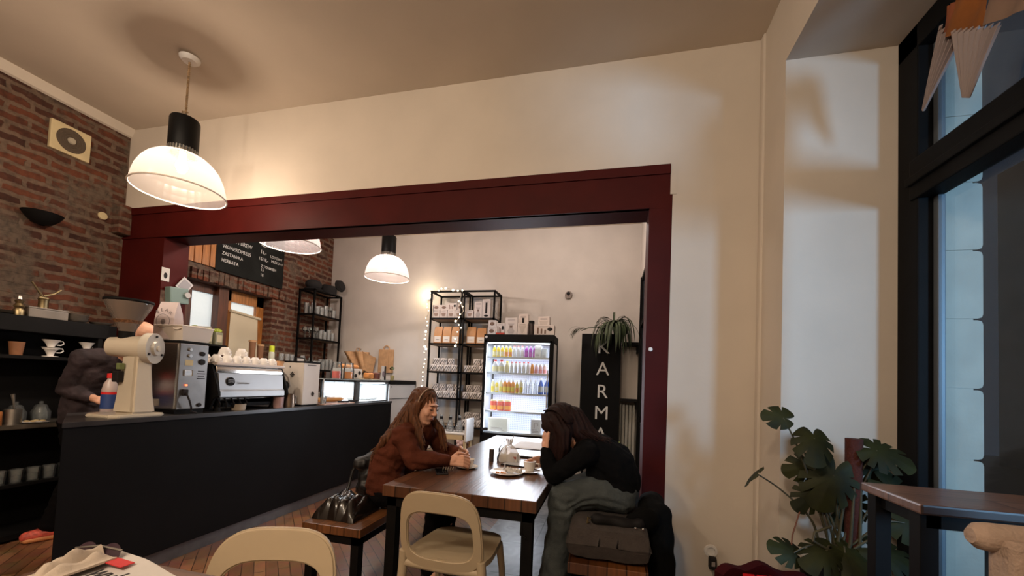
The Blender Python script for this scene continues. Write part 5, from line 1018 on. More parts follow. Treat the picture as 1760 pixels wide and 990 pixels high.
t = thing('hair_clip', 'dull metal clip and keys lying on the dark phone', 'clip', (-.955, 2.37, TZ + .0105), .4)
for k in range(5): G().tube([(-.035 + .015 * k, -.02, .002), (-.03 + .015 * k, 0, .016), (-.035 + .015 * k, .02, .002)], .003, 6).obj('tooth', pm('tarnished_brass', (.35, .28, .2), .4, .7), t, True)
t = thing('candle', 'slim dark ribbed cylinder standing on the table by the wrapped bag', 'candle', (-.80, 2.79, TZ)); G().lathe([(0, 0), (.0175, 0), (.0175, .085), (0, .085)], seg=24).obj('body', pm('dark_ribbed_tin', (.05, .035, .03), .4), t, True); G().lathe([(0, .085), (.0165, .085), (.0165, .09), (0, .09)], seg=24).obj('cap', STEELD, t, True)
t = thing('gift_bag', 'clear tied bag with printed label and white packet on the table', 'bag', (-.68, 2.83, TZ))
g = G(); rr = [(0, .085, .05), (.02, .088, .052), (.06, .075, .042), (.10, .045, .028), (.125, .014, .012), (.145, .020, .016), (.165, .026, .020)]
tb = bmesh.new(); RR = [[tb.verts.new(((a + .006 * sin(k * 5)) * cos(2 * pi * k / 24), (b + .004 * sin(k * 5)) * sin(2 * pi * k / 24), z)) for k in range(24)] for z, a, b in rr]
for A, Bq in zip(RR, RR[1:]):
    for k in range(24): tb.faces.new((A[k], A[(k + 1) % 24], Bq[(k + 1) % 24], Bq[k]))
tb.faces.new(RR[0]); bmesh.ops.recalc_face_normals(tb, faces=tb.faces); g._merge(tb); g.obj('wrap', glassy('crinkled_film', (.85, .82, .80), .5, .15, .3), t, True)
G().box((-.065, -.03, .003), (-.01, .03, .05), .008).obj('contents', pm('yellow_brown_sweets', (.45, .33, .10), .6, var=.5, vs=60), t, True); G().box((.0, -.035, .003), (.068, .03, .062), .006).obj('packet', PAPER, t)
g = G(); g.box((.008, -.0375, .028), (.06, -.0355, .045)); g.obj('printed_band', pm('brown_red_print', (.28, .08, .06), .6), t); G().tube([(0, 0, .12), (.02, -.012, .15), (.03, -.01, .19)], .003).obj('ribbon', PAPER, t, True)
t = thing('glass_bottle', 'short clear swing top bottle behind the tied bag', 'bottle', (-.76, 2.95, TZ)); G().lathe([(0, 0), (.03, 0), (.032, .07), (.012, .10), (.012, .13), (.016, .135), (0, .14)], seg=24).obj('body', GLASS, t, True); G().tube([(.012, 0, .12), (.03, 0, .13), (.02, 0, .15), (0, 0, .145)], .002).obj('wire', STEEL, t, True)
t = thing('tablet', 'flat dark tablet under the phone beside the coffee cup', 'tablet', (-.58, 2.74, TZ), -.12); G().box((-.12, -.06, 0), (.11, .10, .008), .003).obj('body', INK, t); G().box((-.11, -.052, .008), (.10, .092, .0085)).obj('screen', pm('pale_screen', (.45, .47, .5), .15), t)
t = thing('laptop', 'closed thin grey laptop lying in front of the dark haired person', 'laptop', (-.52, 3.12, TZ), -.1); G().box((-.16, -.11, 0), (.16, .11, .009), .003).obj('base', INK, t); G().box((-.16, -.11, .010), (.16, .11, .018), .003).obj('lid', pm('grey_lid', (.32, .32, .34), .3, .6), t)
t = thing('paper_sheet', 'white creased sheet spread on the far half of the table', 'paper', (-.62, 3.62, TZ)); G().grid(lambda u, v: V((-.20 + .42 * u, -.2 + .42 * v, .004 + .012 * abs(noise.noise(V((u * 3, v * 3, 8)))))), 16, 16, .001).obj('sheet', PAPER, t, True)

# ------------------------------------------------------------------ newspaper table
FT_ = woodmat('brown_front_table', (.17, .085, .045), (.11, .05, .028), .35, .12, 'X', 1.5, .2)
t = thing('cafe_table', 'brown wooden table at the bottom left with a newspaper', 'table', (-1.42, .52, 0))
G().box((-.11, -.41, .715), (.42, .41, .75), .02, 4).obj('tabletop', FT_, t)
G().cyl((.15, 0, 0), (.15, 0, .715), .03, seg=20).obj('pedestal', BLACK, t, True); G().lathe([(0, 0), (.22, 0), (.22, .012), (.05, .03), (0, .03)], (.15, 0, 0), 32).obj('base', BLACK, t, True)
t = thing('newspaper', 'folded white newspaper with red box and black italic title', 'newspaper', (-1.225, .80, TZ + .002), -.10); t.scale = (1.12, 1.02, 1)
G().grid(lambda u, v: V((-.17 + .34 * u - .035 * v * 0, -.20 + .30 * v - .03 * u * v, .006 + .008 * sin(u * pi * 1.3) ** 2 + .004 * sin(v * 6) + .012 * max(0, v - .8) * 5 * (1 - u))), 24, 24, .006).obj('sheets', PAPER, t, True)
LET = text('wyborcza', .085, INK, Matrix.Translation((-.075, -.03, .0225)) @ Matrix.Rotation(0, 4, 'Z') @ Matrix(((1, .25, 0, 0), (0, 1, 0, 0), (0, 0, 1, 0), (0, 0, 0, 1))), t, 'lettering', .0005, 'LEFT', .72)
G().box((-.115, .03, .021), (-.045, .062, .023)).obj('red_box', pm('newspaper_red', (.55, .02, .02), .6), t)
t = thing('cloth_scarf', 'crumpled beige fabric lying at the left end of the newspaper', 'cloth', (-1.37, .77, TZ + .001))
G().grid(lambda u, v: V((-.10 + .13 * u, -.12 + .22 * v, .008 + .045 * abs(noise.noise(V((u * 3, v * 4, 5)))) * 1.6 * sin(u * pi) + .02 * u)), 24, 24, .006).obj('cloth', pm('beige_cloth', (.50, .42, .34), .85, bump=.3, bs=60), t, True)
t = thing('sunglasses', 'dark tinted curved glasses lens lying behind the beige fabric', 'glasses', (-1.42, .875, TZ + .003), .2)
for s in (-1, 1): G().lathe([(0, .0), (.03, .003), (.032, .006), (.0, .010)], (s * .036, 0, .02), 24, Matrix.Rotation(1.1, 4, 'X')).obj('lens', pm('smoky_lens', (.05, .03, .04), .1), t, True)
G().tube([(-.07, 0, .035), (0, .0, .045), (.07, 0, .035)], .003).obj('frame', STEELD, t, True)

# ------------------------------------------------------------------ jacket and backpack on the left bench
LEA = pm('shiny_black_leather', (.008, .006, .005), .25, var=.3, coat=.6)
t = thing('puffer_jacket', 'shiny black quilted jacket bundled on the left bench', 'jacket', (-1.58, 2.27, .451))
def puff(u, v, sgn=1):
    x = (2 * u - 1); y = (2 * v - 1); h = max(0, (1 - abs(x) ** 3.2) * (1 - abs(y) ** 3)) ** .5
    q = abs(sin((u * 1.0 + v * .35) * pi * 5.2)) ** .55
    r = 1 + .06 * noise.noise(V((u * 4, v * 4, 0)))
    return V((x * .165 * r, y * .165 * r, h * (.095 + .022 * q + .04 * noise.noise(V((u * 3.5, v * 3.5, 2))) + .03 * (1 - u)) if sgn > 0 else 0))
g = G(); g.grid(lambda u, v: puff(u, v), 60, 44); g.grid(lambda u, v: puff(u, v, -1), 60, 44); bmesh.ops.remove_doubles(g.b, verts=g.b.verts, dist=.0006); bmesh.ops.recalc_face_normals(g.b, faces=g.b.faces)
jb = g.obj('body', LEA, t, True); t.scale = (.88, .9, .92)
def soft_blob(name, prims, mat, parent, voxel=.01, sm=4, disp=None):
    g = G()
    for p in prims:
        if p[0] == 'c': g.cap(*p[1:])
        else: g.ell(*p[1:])
    me = g.mesh('tmp', None); o = bpy.data.objects.new('tmp', me); col.objects.link(o)
    m = o.modifiers.new('r', 'REMESH'); m.mode = 'VOXEL'; m.voxel_size = voxel
    if sm: m2 = o.modifiers.new('s', 'SMOOTH'); m2.iterations = sm; m2.factor = .5
    bpy.context.view_layer.update(); me2 = bpy.data.meshes.new_from_object(o.evaluated_get(bpy.context.evaluated_depsgraph_get())); bpy.data.objects.remove(o); bpy.data.meshes.remove(me)
    if disp:
        me2.update(); nrm = [v.normal.copy() for v in me2.vertices]
        for v, n_ in zip(me2.vertices, nrm): v.co += n_ * disp(v.co)
    me2.name = name; me2.materials.clear(); me2.materials.append(mat); me2.polygons.foreach_set('use_smooth', [True] * len(me2.polygons))
    r = bpy.data.objects.new(name, me2); col.objects.link(r); r.parent = parent; return r
t = thing('backpack', 'black backpack standing on the left bench against the brown sweater', 'backpack', (-1.655, 2.60, .451))
soft_blob('body', [('c', (0, 0, .09), (0, .02, .22), .085, .07), ('c', (.04, .08, .08), (.03, .07, .22), .08, .06), ('c', (-.04, -.05, .25), (.03, .03, .27), .05, .06)], pm('black_nylon', (.006, .0055, .006), .5, bump=.4, bs=20), t, .01, 3, lambda c: .018 * noise.noise(c * 14) + .006 * noise.noise(c * 40))
G().tube([(-.05, -.06, .27), (-.08, -.08, .20), (-.09, -.10, .1), (-.085, -.16, .02)], .010).obj('strap', pm('black_nylon', (.012, .011, .012)), t, True)
# black coat and bag beside the right person
BC_ = pm('black_wool', (.003, .003, .003), .95, spec=.1, bump=.3, bs=50)
t = thing('coat', 'black coat heaped on the cushion end and hanging by the red post', 'coat', (.155, 2.42, .59))
soft_blob('body', [('c', (-.02, -.24, .05), (.06, -.18, .05), .035, .06), ('c', (.04, -.2, .04), (.12, .05, .04), .06, .07), ('c', (.10, -.05, .05), (.12, .10, .07), .07, .06), ('c', (.13, -.10, .05), (.145, -.14, -.22), .065, .07), ('c', (.145, -.14, -.22), (.15, -.15, -.52), .07, .06), ('c', (.07, -.1, .05), (.1, .14, .05), .06, .06)], BC_, t, .012, 4, lambda c: .010 * noise.noise(c * 14))
t = thing('handbag', 'black handbag with small metal clasps lying on the grey cushion', 'bag', (.06, 2.13, .628)); soft_blob('body', [('c', (-.10, 0, .01), (.10, .02, .0), .030, .035)], pm('matte_black_leather', (.006, .005, .005), .7, spec=.2), t, .008, 3, lambda c: .012 * noise.noise(c * 16))
for x in (.09, .125): G().ell((x, -.03, .0), (.006, .005, .006)).obj('clasp', STEEL, t, True)
G().tube([(-.135, -.02, .0), (-.145, -.03, -.0), (-.14, -.035, .03), (-.128, -.03, .02)], .005).obj('buckle', BR, t, True)

# ------------------------------------------------------------------ wall bits near the post
t = thing('wall_button', 'small round white knob on the red post', 'knob', (.262, YW, 1.578)); G().lathe([(0, 0), (.014, 0), (.013, .006), (0, .009)], seg=20, M=Matrix.Rotation(pi / 2, 4, 'X')).obj('body', WHITE, t, True)
t = thing('wall_socket', 'round white wall socket low on the plaster wall', 'socket', (.655, YW, .315)); G().lathe([(0, 0), (.04, 0), (.038, .01), (.025, .012), (.022, .003), (0, .003)], seg=28, M=Matrix.Rotation(pi / 2, 4, 'X')).obj('body', WHITE, t, True)
t = thing('power_plug', 'black plug adapter with cable hanging below the wall socket', 'plug', (.66, YW - .005, .255)); G().box((-.022, -.045, -.04), (.022, -.002, .035), .012).obj('body', INK, t); G().box((-.010, -.047, -.015), (.010, -.044, .012)).obj('rating_plate', pm('grey_print', (.35, .3, .28)), t); G().tube([(0, -.02, -.04), (.01, -.02, -.09), (.05, -.03, -.2), (.12, -.05, -.25)], .004).obj('cable', pm('grey_cable', (.3, .27, .24), .5), t, True)

# ------------------------------------------------------------------ red armchair
RF = pm('bright_red_fabric', (.40, .004, .008), .8, spec=.15, bump=.2, bs=80); RD = pm('maroon_fabric', (.035, .003, .005), .95, spec=.1, bump=.2, bs=80)
t = thing('armchair', 'red cushioned chair with maroon rim whose top shows beneath the monstera', 'armchair', (.665, 1.98, -.0), .1)
G().grid(lambda u, v: V((-.19 + .38 * u, .05 * sin(u * pi), .12 + (.415 + .03 * sin(u * pi) ** .6 + .012 * sin(u * 15)) * v)), 24, 12, .05).obj('back_shell', RD, t, True)
pillow(G(), .12, .10, .09).obj('back_cushion', RF, t, True, Matrix.Translation((.0, -.075, .475)) @ Matrix.Rotation(pi / 2 - .1, 4, 'X'))
pillow(G(), .18, .18, .14).obj('seat_cushion', RF, t, True, Matrix.Translation((0, -.16, .25)))
G().box((-.18, -.33, .12), (.18, .0, .25), .02).obj('seat_base', RD, t)
for sx in (-1, 1):
    for y in (-.3, -.03): G().cyl((sx * .15, y, .12), (sx * .165, y, 0), .018, .012, 12).obj('leg', BRW, t, True)

# ------------------------------------------------------------------ high table in the window niche and chair
HW = woodmat('worn_dark_bar_wood', (.20, .105, .07), (.13, .065, .045), .4, .14, 'X', 1.2, .15)
t = thing('bar_table', 'high dark wooden bar table with black posts in the window niche', 'table', (1.14, 1.55, .0))
G().box((-.26, -.14, .99), (.27, .145, 1.02), .006).obj('tabletop', HW, t)
g = G(); g.box((-.235, -.12, .95), (.25, -.09, .99)); g.box((-.235, .095, .95), (.25, .125, .99)); g.box((-.235, -.12, .95), (-.20, .125, .99)); g.obj('frame', BLACK, t)
for x, y in ((-.25, -.12), (.20, -.12), (-.25, .08), (.20, .08)): G().box((x, y, 0), (x + .045, y + .045, .99), .002).obj('leg', BLACK, t)
UPH = pm('beige_upholstery', (.34, .245, .185), .85, var=.08, vs=40, bump=.4, bs=120)
t = thing('bar_chair', 'beige upholstered chair with rolled back top at the right edge', 'chair', (1.0, 1.02, 0))
G().box((-.235, -.03, .52), (.235, .03, 1.05), .012).obj('backrest', UPH, t)
G().lathe([(0, -.262), (.015, -.262), (.026, -.25), (.028, -.235), (.028, .235), (.026, .25), (.015, .262), (0, .262)], (-.005, .022, 1.045), 24, Matrix.Rotation(pi / 2, 4, 'Y')).obj('top_roll', UPH, t, True)
g = G(); g.tube([(-.215, -.032, .53), (-.215, -.032, 1.03), (.215, -.032, 1.03), (.215, -.032, .53)], .005); g.obj('piping', pm('brown_piping', (.16, .10, .07), .8), t, True)
for k in range(3):
    for j in range(3): G().ell((-.15 + .15 * k + .07 * (j % 2), -.031, .68 + .13 * j), (.012, .005, .008)).obj('tuft_button', MATS['brown_piping'], t, True)
G().box((-.22, -.42, .60), (.22, -.03, .70), .03, 4).obj('seat', UPH, t)
for sx in (-1, 1):
    for y in (-.39, -.02): G().cyl((sx * .19, y, .6), (sx * .21, y, 0), .022, .014, 12).obj('leg', BRW, t, True)

# ------------------------------------------------------------------ monstera
MON = pm('monstera_leaf', (.011, .013, .003), .65, var=.5, vs=9, c2=(.026, .030, .006), spec=.25); STEM = pm('monstera_stem', (.060, .055, .030), .5, var=.3)
mon = thing('monstera_plant', 'large monstera with split leaves growing up a pole in the window niche', 'plant', (1.06, 2.20, .3605))
mon0 = mon.location
G().lathe([(0, -.36), (.11, -.36), (.15, .14), (.142, .14), (0, .10)], seg=28).obj('pot', DARK, mon, True)
G().cyl((.052, .0, .1), (.055, .0, .765), .030, .034, 20).obj('moss_pole', pm('red_brown_coir', (.06, .012, .007), .95, bump=.8, bs=60), mon, True)
def mleaf(px, py, Y, tip, nrm, size, slits=4, stem=None, cup=.12):
    c = at(px, py, Y=Y) - mon0; tip = V(tip).normalized(); nrm = V(nrm).normalized(); nrm = (nrm - tip * nrm.dot(tip)).normalized(); sd = tip.cross(nrm)
    tb = bmesh.new(); n = 72; rings = [[], [], []]; cv = tb.verts.new(c - tip * size * .28)
    for k in range(n):
        th = 2 * pi * k / n; a = abs(((th + pi) % (2 * pi)) - pi)   # 0 = tip
        r = .56 + .14 * cos(a) + .08 * max(0, cos(a)) ** 8
        if a > 2.75: r *= 1 - .75 * ((a - 2.75) / .39)
        cut = 0
        for j in range(slits):
            sa = .55 + j * 1.7 / max(1, slits)
            if abs(a - sa) < .04: cut = 1
        R_ = r * size
        for q, f in enumerate((.4, .72, 1)):
            ff = f if not cut else min(f, .5 + .05 * q)
            x, y = cos(th) * R_ * ff, sin(th) * R_ * ff
            p = c - tip * size * .28 + tip * x * 1.15 + sd * y - nrm * (cup * (x * x + 1.6 * y * y) / size) - nrm * (.018 * size * sin(a * 7) * f * f)
            rings[q].append(tb.verts.new(p))
    for k in range(n):
        j = (k + 1) % n; tb.faces.new((cv, rings[0][k], rings[0][j]))
        for q in (0, 1): tb.faces.new((rings[q][k], rings[q + 1][k], rings[q + 1][j], rings[q][j]))
    bmesh.ops.recalc_face_normals(tb, faces=tb.faces); bmesh.ops.solidify(tb, geom=list(tb.faces), thickness=.0012)
    g = G(); g._merge(tb); g.obj('leaf', MON, mon, True)
    b = c - tip * size * .28; e = (at(*stem[0], Y=stem[1]) - mon0) if stem else V((0, 0, .2))
    root = V((random.uniform(-.03, .03), random.uniform(-.02, .02), .16))
    pts = [b, b + (e - b) * .5 + V((0, 0, .02)), e, (e + root) / 2 + V((random.uniform(-.02, .02), 0, .0)), root]
    P = []
    for i in range(len(pts) - 1):
        p0, p1, p2, p3 = pts[max(i - 1, 0)], pts[i], pts[i + 1], pts[min(i + 2, len(pts) - 1)]
        for s in range(6): u = s / 6; P.append(.5 * ((2 * p1) + (p2 - p0) * u + (2 * p0 - 5 * p1 + 4 * p2 - p3) * u * u + (3 * p1 - p0 - 3 * p2 + p3) * u ** 3))
    P.append(pts[-1]); g = G(); g.tube(P, [.0032 + .0035 * i / len(P) for i in range(len(P))], 8); g.obj('stem', STEM, mon, True)
mleaf(1334, 716, 2.20, (-1, .1, .15), (.1, -1, .35), .105, 2, ((1388, 815), 2.2), .2)
mleaf(1402, 766, 2.12, (-.1, -.5, -.6), (.05, -.55, .8), .15, 3, ((1402, 830), 2.2), .45)
mleaf(1375, 805, 2.25, (-.8, .1, -.3), (-.1, -1, .2), .125, 3, ((1420, 870), 2.2), .3)
mleaf(1425, 835, 2.15, (-.4, -.2, -.9), (-.1, -1, .4), .20, 4, ((1440, 900), 2.2), .35)
mleaf(1390, 858, 2.18, (-.7, -.2, -.7), (.3, -.9, .5), .13, 4, ((1420, 910), 2.2), .3)
mleaf(1290, 818, 2.2, (-.75, -.3, -.65), (-.5, .25, .55), .10, 2, ((1392, 890), 2.2), .3)
mleaf(1530, 782, 2.15, (.8, -.3, -.3), (-.1, -.7, .8), .165, 4, ((1460, 850), 2.2), .3)
mleaf(1508, 812, 2.25, (.3, 0, -.95), (0, -1, .2), .165, 5, ((1470, 880), 2.25), .2)
mleaf(1545, 850, 2.20, (.7, -.2, -.6), (0, -1, .6), .16, 3, ((1480, 900), 2.2), .3)
mleaf(1352, 945, 2.1, (-.95, -.2, .35), (.1, -.8, .7), .12, 3, ((1420, 940), 2.15), .4)
mleaf(1410, 955, 2.08, (-.6, -.4, -.3), (0, -.7, .8), .15, 4, ((1430, 945), 2.15), .4)
mleaf(1470, 968, 2.08, (.3, -.6, -.4), (0, -.7, .8), .18, 4, ((1450, 945), 2.15), .4)
mleaf(1540, 960, 2.12, (.8, -.3, -.3), (0, -.7, .7), .17, 4, ((1490, 930), 2.15), .4)
mleaf(1575, 905, 2.15, (.9, -.1, -.2), (0, -.9, .4), .15, 3, ((1500, 910), 2.15), .3)
mleaf(1460, 880, 2.3, (.2, 0, -1), (0, -1, .2), .18, 4, ((1460, 900), 2.2), .3)
for k in range(7):
    a = k * .9; g = G(); g.tube([(.02 * cos(a), .02 * sin(a), .14), (.05 * cos(a) + .03, .05 * sin(a), .30), (.035 * cos(a) + .05, .03 * sin(a), .45 + .02 * k)], [.008, .007, .005], 8); g.obj('stem', STEM, mon, True)
g = G(); g.tube([at(1428, 905, Y=2.15) - mon0, at(1400, 915, Y=2.12) - mon0, at(1398, 930, Y=2.1) - mon0, at(1415, 940, Y=2.1) - mon0, at(1445, 955, Y=2.15) - mon0], .006, 10); g.obj('aerial_root', STEM, mon, True)
g = G(); g.tube([at(1378, 868, Y=2.2) - mon0, at(1362, 920, Y=2.15) - mon0, at(1356, 975, Y=2.12) - mon0], .0035, 8); g.obj('aerial_root', pm('reddish_root', (.14, .045, .02), .7), mon, True)

# ------------------------------------------------------------------ pleated cloth hanging in the upper window
t = thing('hanging_cloth', 'orange and white cloth with pleated drooping tips in the upper window', 'cloth', (1.34, 2.0, 2.7)); h0 = t.location
def A_(x, y, X): return at(x, y, X=X) - h0
OC = pm('orange_cloth', (.24, .075, .008), .8, var=.15, vs=10); WCL = glassy('sheer_white_cloth', (.50, .42, .40), .45, .5, .02)
def fan(tl, tr, tip, X, mat, n=9, name='pleated_tip', bl=.006):
    a, b, c = A_(*tl, X), A_(*tr, X), A_(*tip, X); tw = bl
    def f(u, v):
        top = a + (b - a) * u; bot = c + (b - a).normalized() * (u - .5) * tw * 2; p = top + (bot - top) * (v ** .8)
        return p + V((.012 * sin(u * n * 2 * pi) * (1 - v * .6), 0, .012 * sin(u * n * 2 * pi) * (1 - v) ** 2))
    g = G(); g.grid(f, n * 6, 14, .0008); return g.obj(name, mat, t, True)
fan((1614, 45), (1650, 75), (1587, 190), 1.33, WCL, 6)
fan((1634, 55), (1722, 42), (1660, 168), 1.30, WCL, 8, 'pleated_tip', .02)
def sheet4(p, X, mat, name, th=.002):
    q = [A_(x, y, X + dx) for (x, y, dx) in p]
    g = G(); g.grid(lambda u, v: (q[0] * (1 - u) + q[1] * u) * (1 - v) + (q[3] * (1 - u) + q[2] * u) * v + V((.008 * sin(u * 9 + v * 4), 0, .004 * sin(v * 11))), 16, 12, th); return g.obj(name, mat, t, True)
sheet4([(1645, -25, 0), (1705, -30, 0), (1695, 42, .01), (1628, 62, .01)], 1.31, OC, 'cloth_fold'); sheet4([(1628, 10, 0), (1650, 0, 0), (1655, 80, 0), (1612, 95, .01)], 1.335, pm('rust_cloth', (.22, .06, .02), .85, var=.2), 'cloth_fold')
sheet4([(1698, -40, 0), (1790, -60, 0), (1770, 12, .01), (1692, 42, .01)], 1.30, pm('peach_cloth', (.22, .14, .10), .85, var=.08), 'cloth_fold')
G().tube([A_(1650, 0, 1.32), V((0, 0, .42)), V((.06, 0, .46))], .002).obj('string', CORD, t)

# ------------------------------------------------------------------ people
def nz(v): return V(v).normalized()
def hand(pr, wrist, d, n, thumb, curl=(.5, .7, .5), s=1.0, spread=.10):
    """pr: primitives; d: direction of the hand, n: way the palm faces, thumb: side the thumb leaves from"""
    wrist, d, n = V(wrist), nz(d), V(n); n = (n - d * n.dot(d)).normalized(); th = V(thumb); th = (th - d * th.dot(d) - n * th.dot(n)).normalized()
    for k in range(4):
        o = (k - 1.5) * .019 * s * -1
        a = wrist + d * .018 * s + th * o * .55; b = wrist + d * .088 * s + th * o
        pr.append(('c', a, b, .0135 * s, .0115 * s))
    pr.append(('c', wrist - d * .02, wrist + d * .03 * s, .023 * s, .022 * s))
    pr.append(('c', wrist + d * .03 * s + th * .02 * s, wrist + d * .06 * s + th * .012 * s, .017 * s, .012 * s))
    L = (.043, .048, .045, .036)
    for k in range(4):
        o = (1.5 - k) * .019 * s; p = wrist + d * .090 * s + th * o; dd = (d + th * (1.5 - k) * spread).normalized(); ax = dd.cross(n); ang = 0
        for j, (f, r0, r1) in enumerate(((1, .0095, .0088), (.62, .0088, .0080), (.48, .0080, .0070))):
            ang += curl[j]; e = (dd * cos(ang) + n * sin(ang)); q = p + e * L[k] * f * s; pr.append(('c', p, q, r0 * s, r1 * s)); p = q
    p = wrist + d * .028 * s + th * .026 * s; e = (d * .6 + th * .75 + n * .25).normalized(); q = p + e * .042 * s; pr.append(('c', p, q, .0125 * s, .0105 * s))
    e2 = (d * .95 + th * .1 + n * .5).normalized(); q2 = q + e2 * .030 * s; pr.append(('c', q, q2, .0105 * s, .0088 * s)); pr.append(('c', q2, q2 + (e2 + n * .3).normalized() * .018 * s, .0088 * s, .0072 * s))
def headprims(pr, c, f, u, k=1.0):
    f = nz(f); u = V(u); u = (u - f * u.dot(f)).normalized(); s = f.cross(u)
    Mx = Matrix((s, f, u)).transposed()
    def E(o, r): pr.append(('e', V(c) + (s * o[0] + f * o[1] + u * o[2]) * k, tuple(x * k for x in r), Mx))
    def C(a, b, r0, r1): pr.append(('c', V(c) + (s * a[0] + f * a[1] + u * a[2]) * k, V(c) + (s * b[0] + f * b[1] + u * b[2]) * k, r0 * k, r1 * k))
    E((0, -.012, .035), (.073, .092, .085)); E((0, .028, -.025), (.060, .062, .082)); E((0, .055, -.088), (.026, .026, .022))
    C((0, .086, .022), (0, .108, -.018), .009, .012); E((0, .100, -.024), (.017, .013, .009)); E((0, .076, .036), (.048, .018, .011))
    E((0, .079, -.052), (.024, .013, .0065)); E((0, .077, -.063), (.020, .013, .0075))
    for q in (-1, 1):
        E((q * .034, .056, -.022), (.024, .028, .028)); E((q * .028, .078, .014), (.015, .011, .010)); E((q * .075, -.005, -.005), (.008, .018, .030)); C((q * .05, .0, -.06), (q * .022, .05, -.088), .020, .018)
    return s, f, u
HAIR1 = pm('light_brown_hair', (.095, .034, .012), .55, var=.45, vs=14, stretch=(7, 7, .8), spec=.3, bump=.5, bs=60); HAIR2 = pm('dark_red_brown_hair', (.013, .0035, .0025), .6, var=.5, vs=14, stretch=(7, 7, .8), spec=.2, bump=.5, bs=60)
def locks(parent, mat, path_fn, n, seed, r=.006, name='hair_locks'):
    rnd = random.Random(seed); g = G()
    for k in range(n):
        pts = path_fn(rnd); m = len(pts); g.tube(pts, [r * (.5 + .9 * sin(pi * (.12 + .8 * i / (m - 1)))) for i in range(m)], 6)
    o = g.obj(name, mat, parent, True); return o
def spl(P, n=8):
    P = [V(p) for p in P]; out = []
    for i in range(len(P) - 1):
        p0, p1, p2, p3 = P[max(i - 1, 0)], P[i], P[i + 1], P[min(i + 2, len(P) - 1)]
        for s in range(n): u = s / n; out.append(.5 * ((2 * p1) + (p2 - p0) * u + (2 * p0 - 5 * p1 + 4 * p2 - p3) * u * u + (3 * p1 - p0 - 3 * p2 + p3) * u ** 3))
    out.append(P[-1]); return out
def wr(c, amp=.006, f=14): return amp * noise.noise(V((c.x * f, c.y * f, c.z * f * 1.8))) + amp * .5 * noise.noise(c * f * 3)

# --- person at the left of the table
pl = thing('person', 'long haired person in brown sweater sitting on the left bench, hands around a cup', 'person', (-1.45, 2.52, .0)); O = pl.location
def rel(L): return [tuple((x - O if isinstance(x, Vector) else x) for x in p) for p in L]
def T(*a): return V(a)
def chain(L, pts):
    for (a, ra), (b, rb) in zip(pts, pts[1:]): L.append(('c', V(a), V(b), ra, rb))
hc_, hf, hu = V((-1.225, 2.545, 1.125)), (.94, -.22, -.24), (.2, 0, 1)
body = []; s_, f_, u_ = headprims(body, hc_, hf, hu)
chain(body, [((-1.27, 2.54, .98), .055), ((-1.235, 2.545, 1.06), .050)])
chain(body, [((-1.42, 2.44, .60), .10), ((-1.40, 2.45, .76), .09), ((-1.34, 2.47, .90), .09), ((-1.27, 2.52, .97), .06)])
chain(body, [((-1.42, 2.58, .60), .10), ((-1.40, 2.58, .76), .09), ((-1.34, 2.60, .90), .09), ((-1.27, 2.56, .97), .06)])
SL, EL, WL = (-1.285, 2.375, .945), (-1.165, 2.315, .812), (-.975, 2.41, .805)
SF, EF, WF = (-1.23, 2.70, .940), (-1.18, 2.755, .82), (-1.005, 2.665, .815)
chain(body, [((-1.28, 2.52, .965), .05), (SL, .045), (EL, .037), (WL, .024)]); chain(body, [((-1.25, 2.57, .965), .05), (SF, .045), (EF, .037), (WF, .024)])
for y, k in ((2.44, -.03), (2.60, .03)): chain(body, [((-1.45, y, .57), .09), ((-1.03, y + k, .535), .062), ((-1.07, y + k, .12), .04), ((-.98, y + k, .05), .035)])
hand(body, WL, (.90, .30, .03), (.15, .8, -.5), (.1, .2, 1), (.75, .85, .6), 1.06); hand(body, WF, (.9, -.45, .02), (.1, -.9, -.3), (0, 0, 1), (.55, .8, .6), 1.0)
soft_blob('body', rel(body), SKIN, pl, .0045, 2)
sw = []
chain(sw, [((-1.43, 2.43, .62), .115), ((-1.415, 2.44, .76), .112), ((-1.345, 2.46, .89), .106), ((-1.285, 2.50, .965), .070)])
chain(sw, [((-1.43, 2.58, .62), .115), ((-1.415, 2.58, .76), .112), ((-1.345, 2.60, .89), .106), ((-1.285, 2.56, .965), .070)])
chain(sw, [((-1.28, 2.50, .965), .072), (SL, .066), ((-1.22, 2.345, .88), .062), (EL, .056), ((-1.07, 2.36, .812), .050), ((-.985, 2.405, .806), .038)])
chain(sw, [((-1.25, 2.58, .965), .072), (SF, .064), (EF, .054), ((-1.09, 2.71, .815), .048), ((-1.015, 2.67, .812), .036)])
chain(sw, [((-1.30, 2.46, .86), .09), ((-1.30, 2.60, .86), .09)])
SWM = pm('chocolate_knit_sweater', (.085, .024, .013), .95, var=.12, vs=8, bump=.35, bs=140, spec=.1)
soft_blob('sweater', rel(sw), SWM, pl, .006, 4, lambda c: .004 + wr(c, .010, 11) + .004 * sin(c.z * 60 + 8 * noise.noise(c * 6)))
pn = []
for y, k in ((2.44, -.03), (2.60, .03)): chain(pn, [((-1.42, y, .575), .116), ((-1.25, y + k * .5, .57), .085), ((-1.03, y + k, .535), .074), ((-1.06, y + k, .32), .062), ((-1.07, y + k, .12), .055)])
soft_blob('trousers', rel(pn), pm('black_cotton', (.004, .0035, .004), .95, spec=.1), pl, .008, 3, lambda c: wr(c, .006))
for y in (2.41, 2.63): soft_blob('shoe', rel([('c', V((-1.08, y, .05)), V((-.93, y, .035)), .045, .032), ('c', V((-1.08, y, .05)), V((-1.08, y, .10)), .045, .042)]), INK, pl, .008, 2)
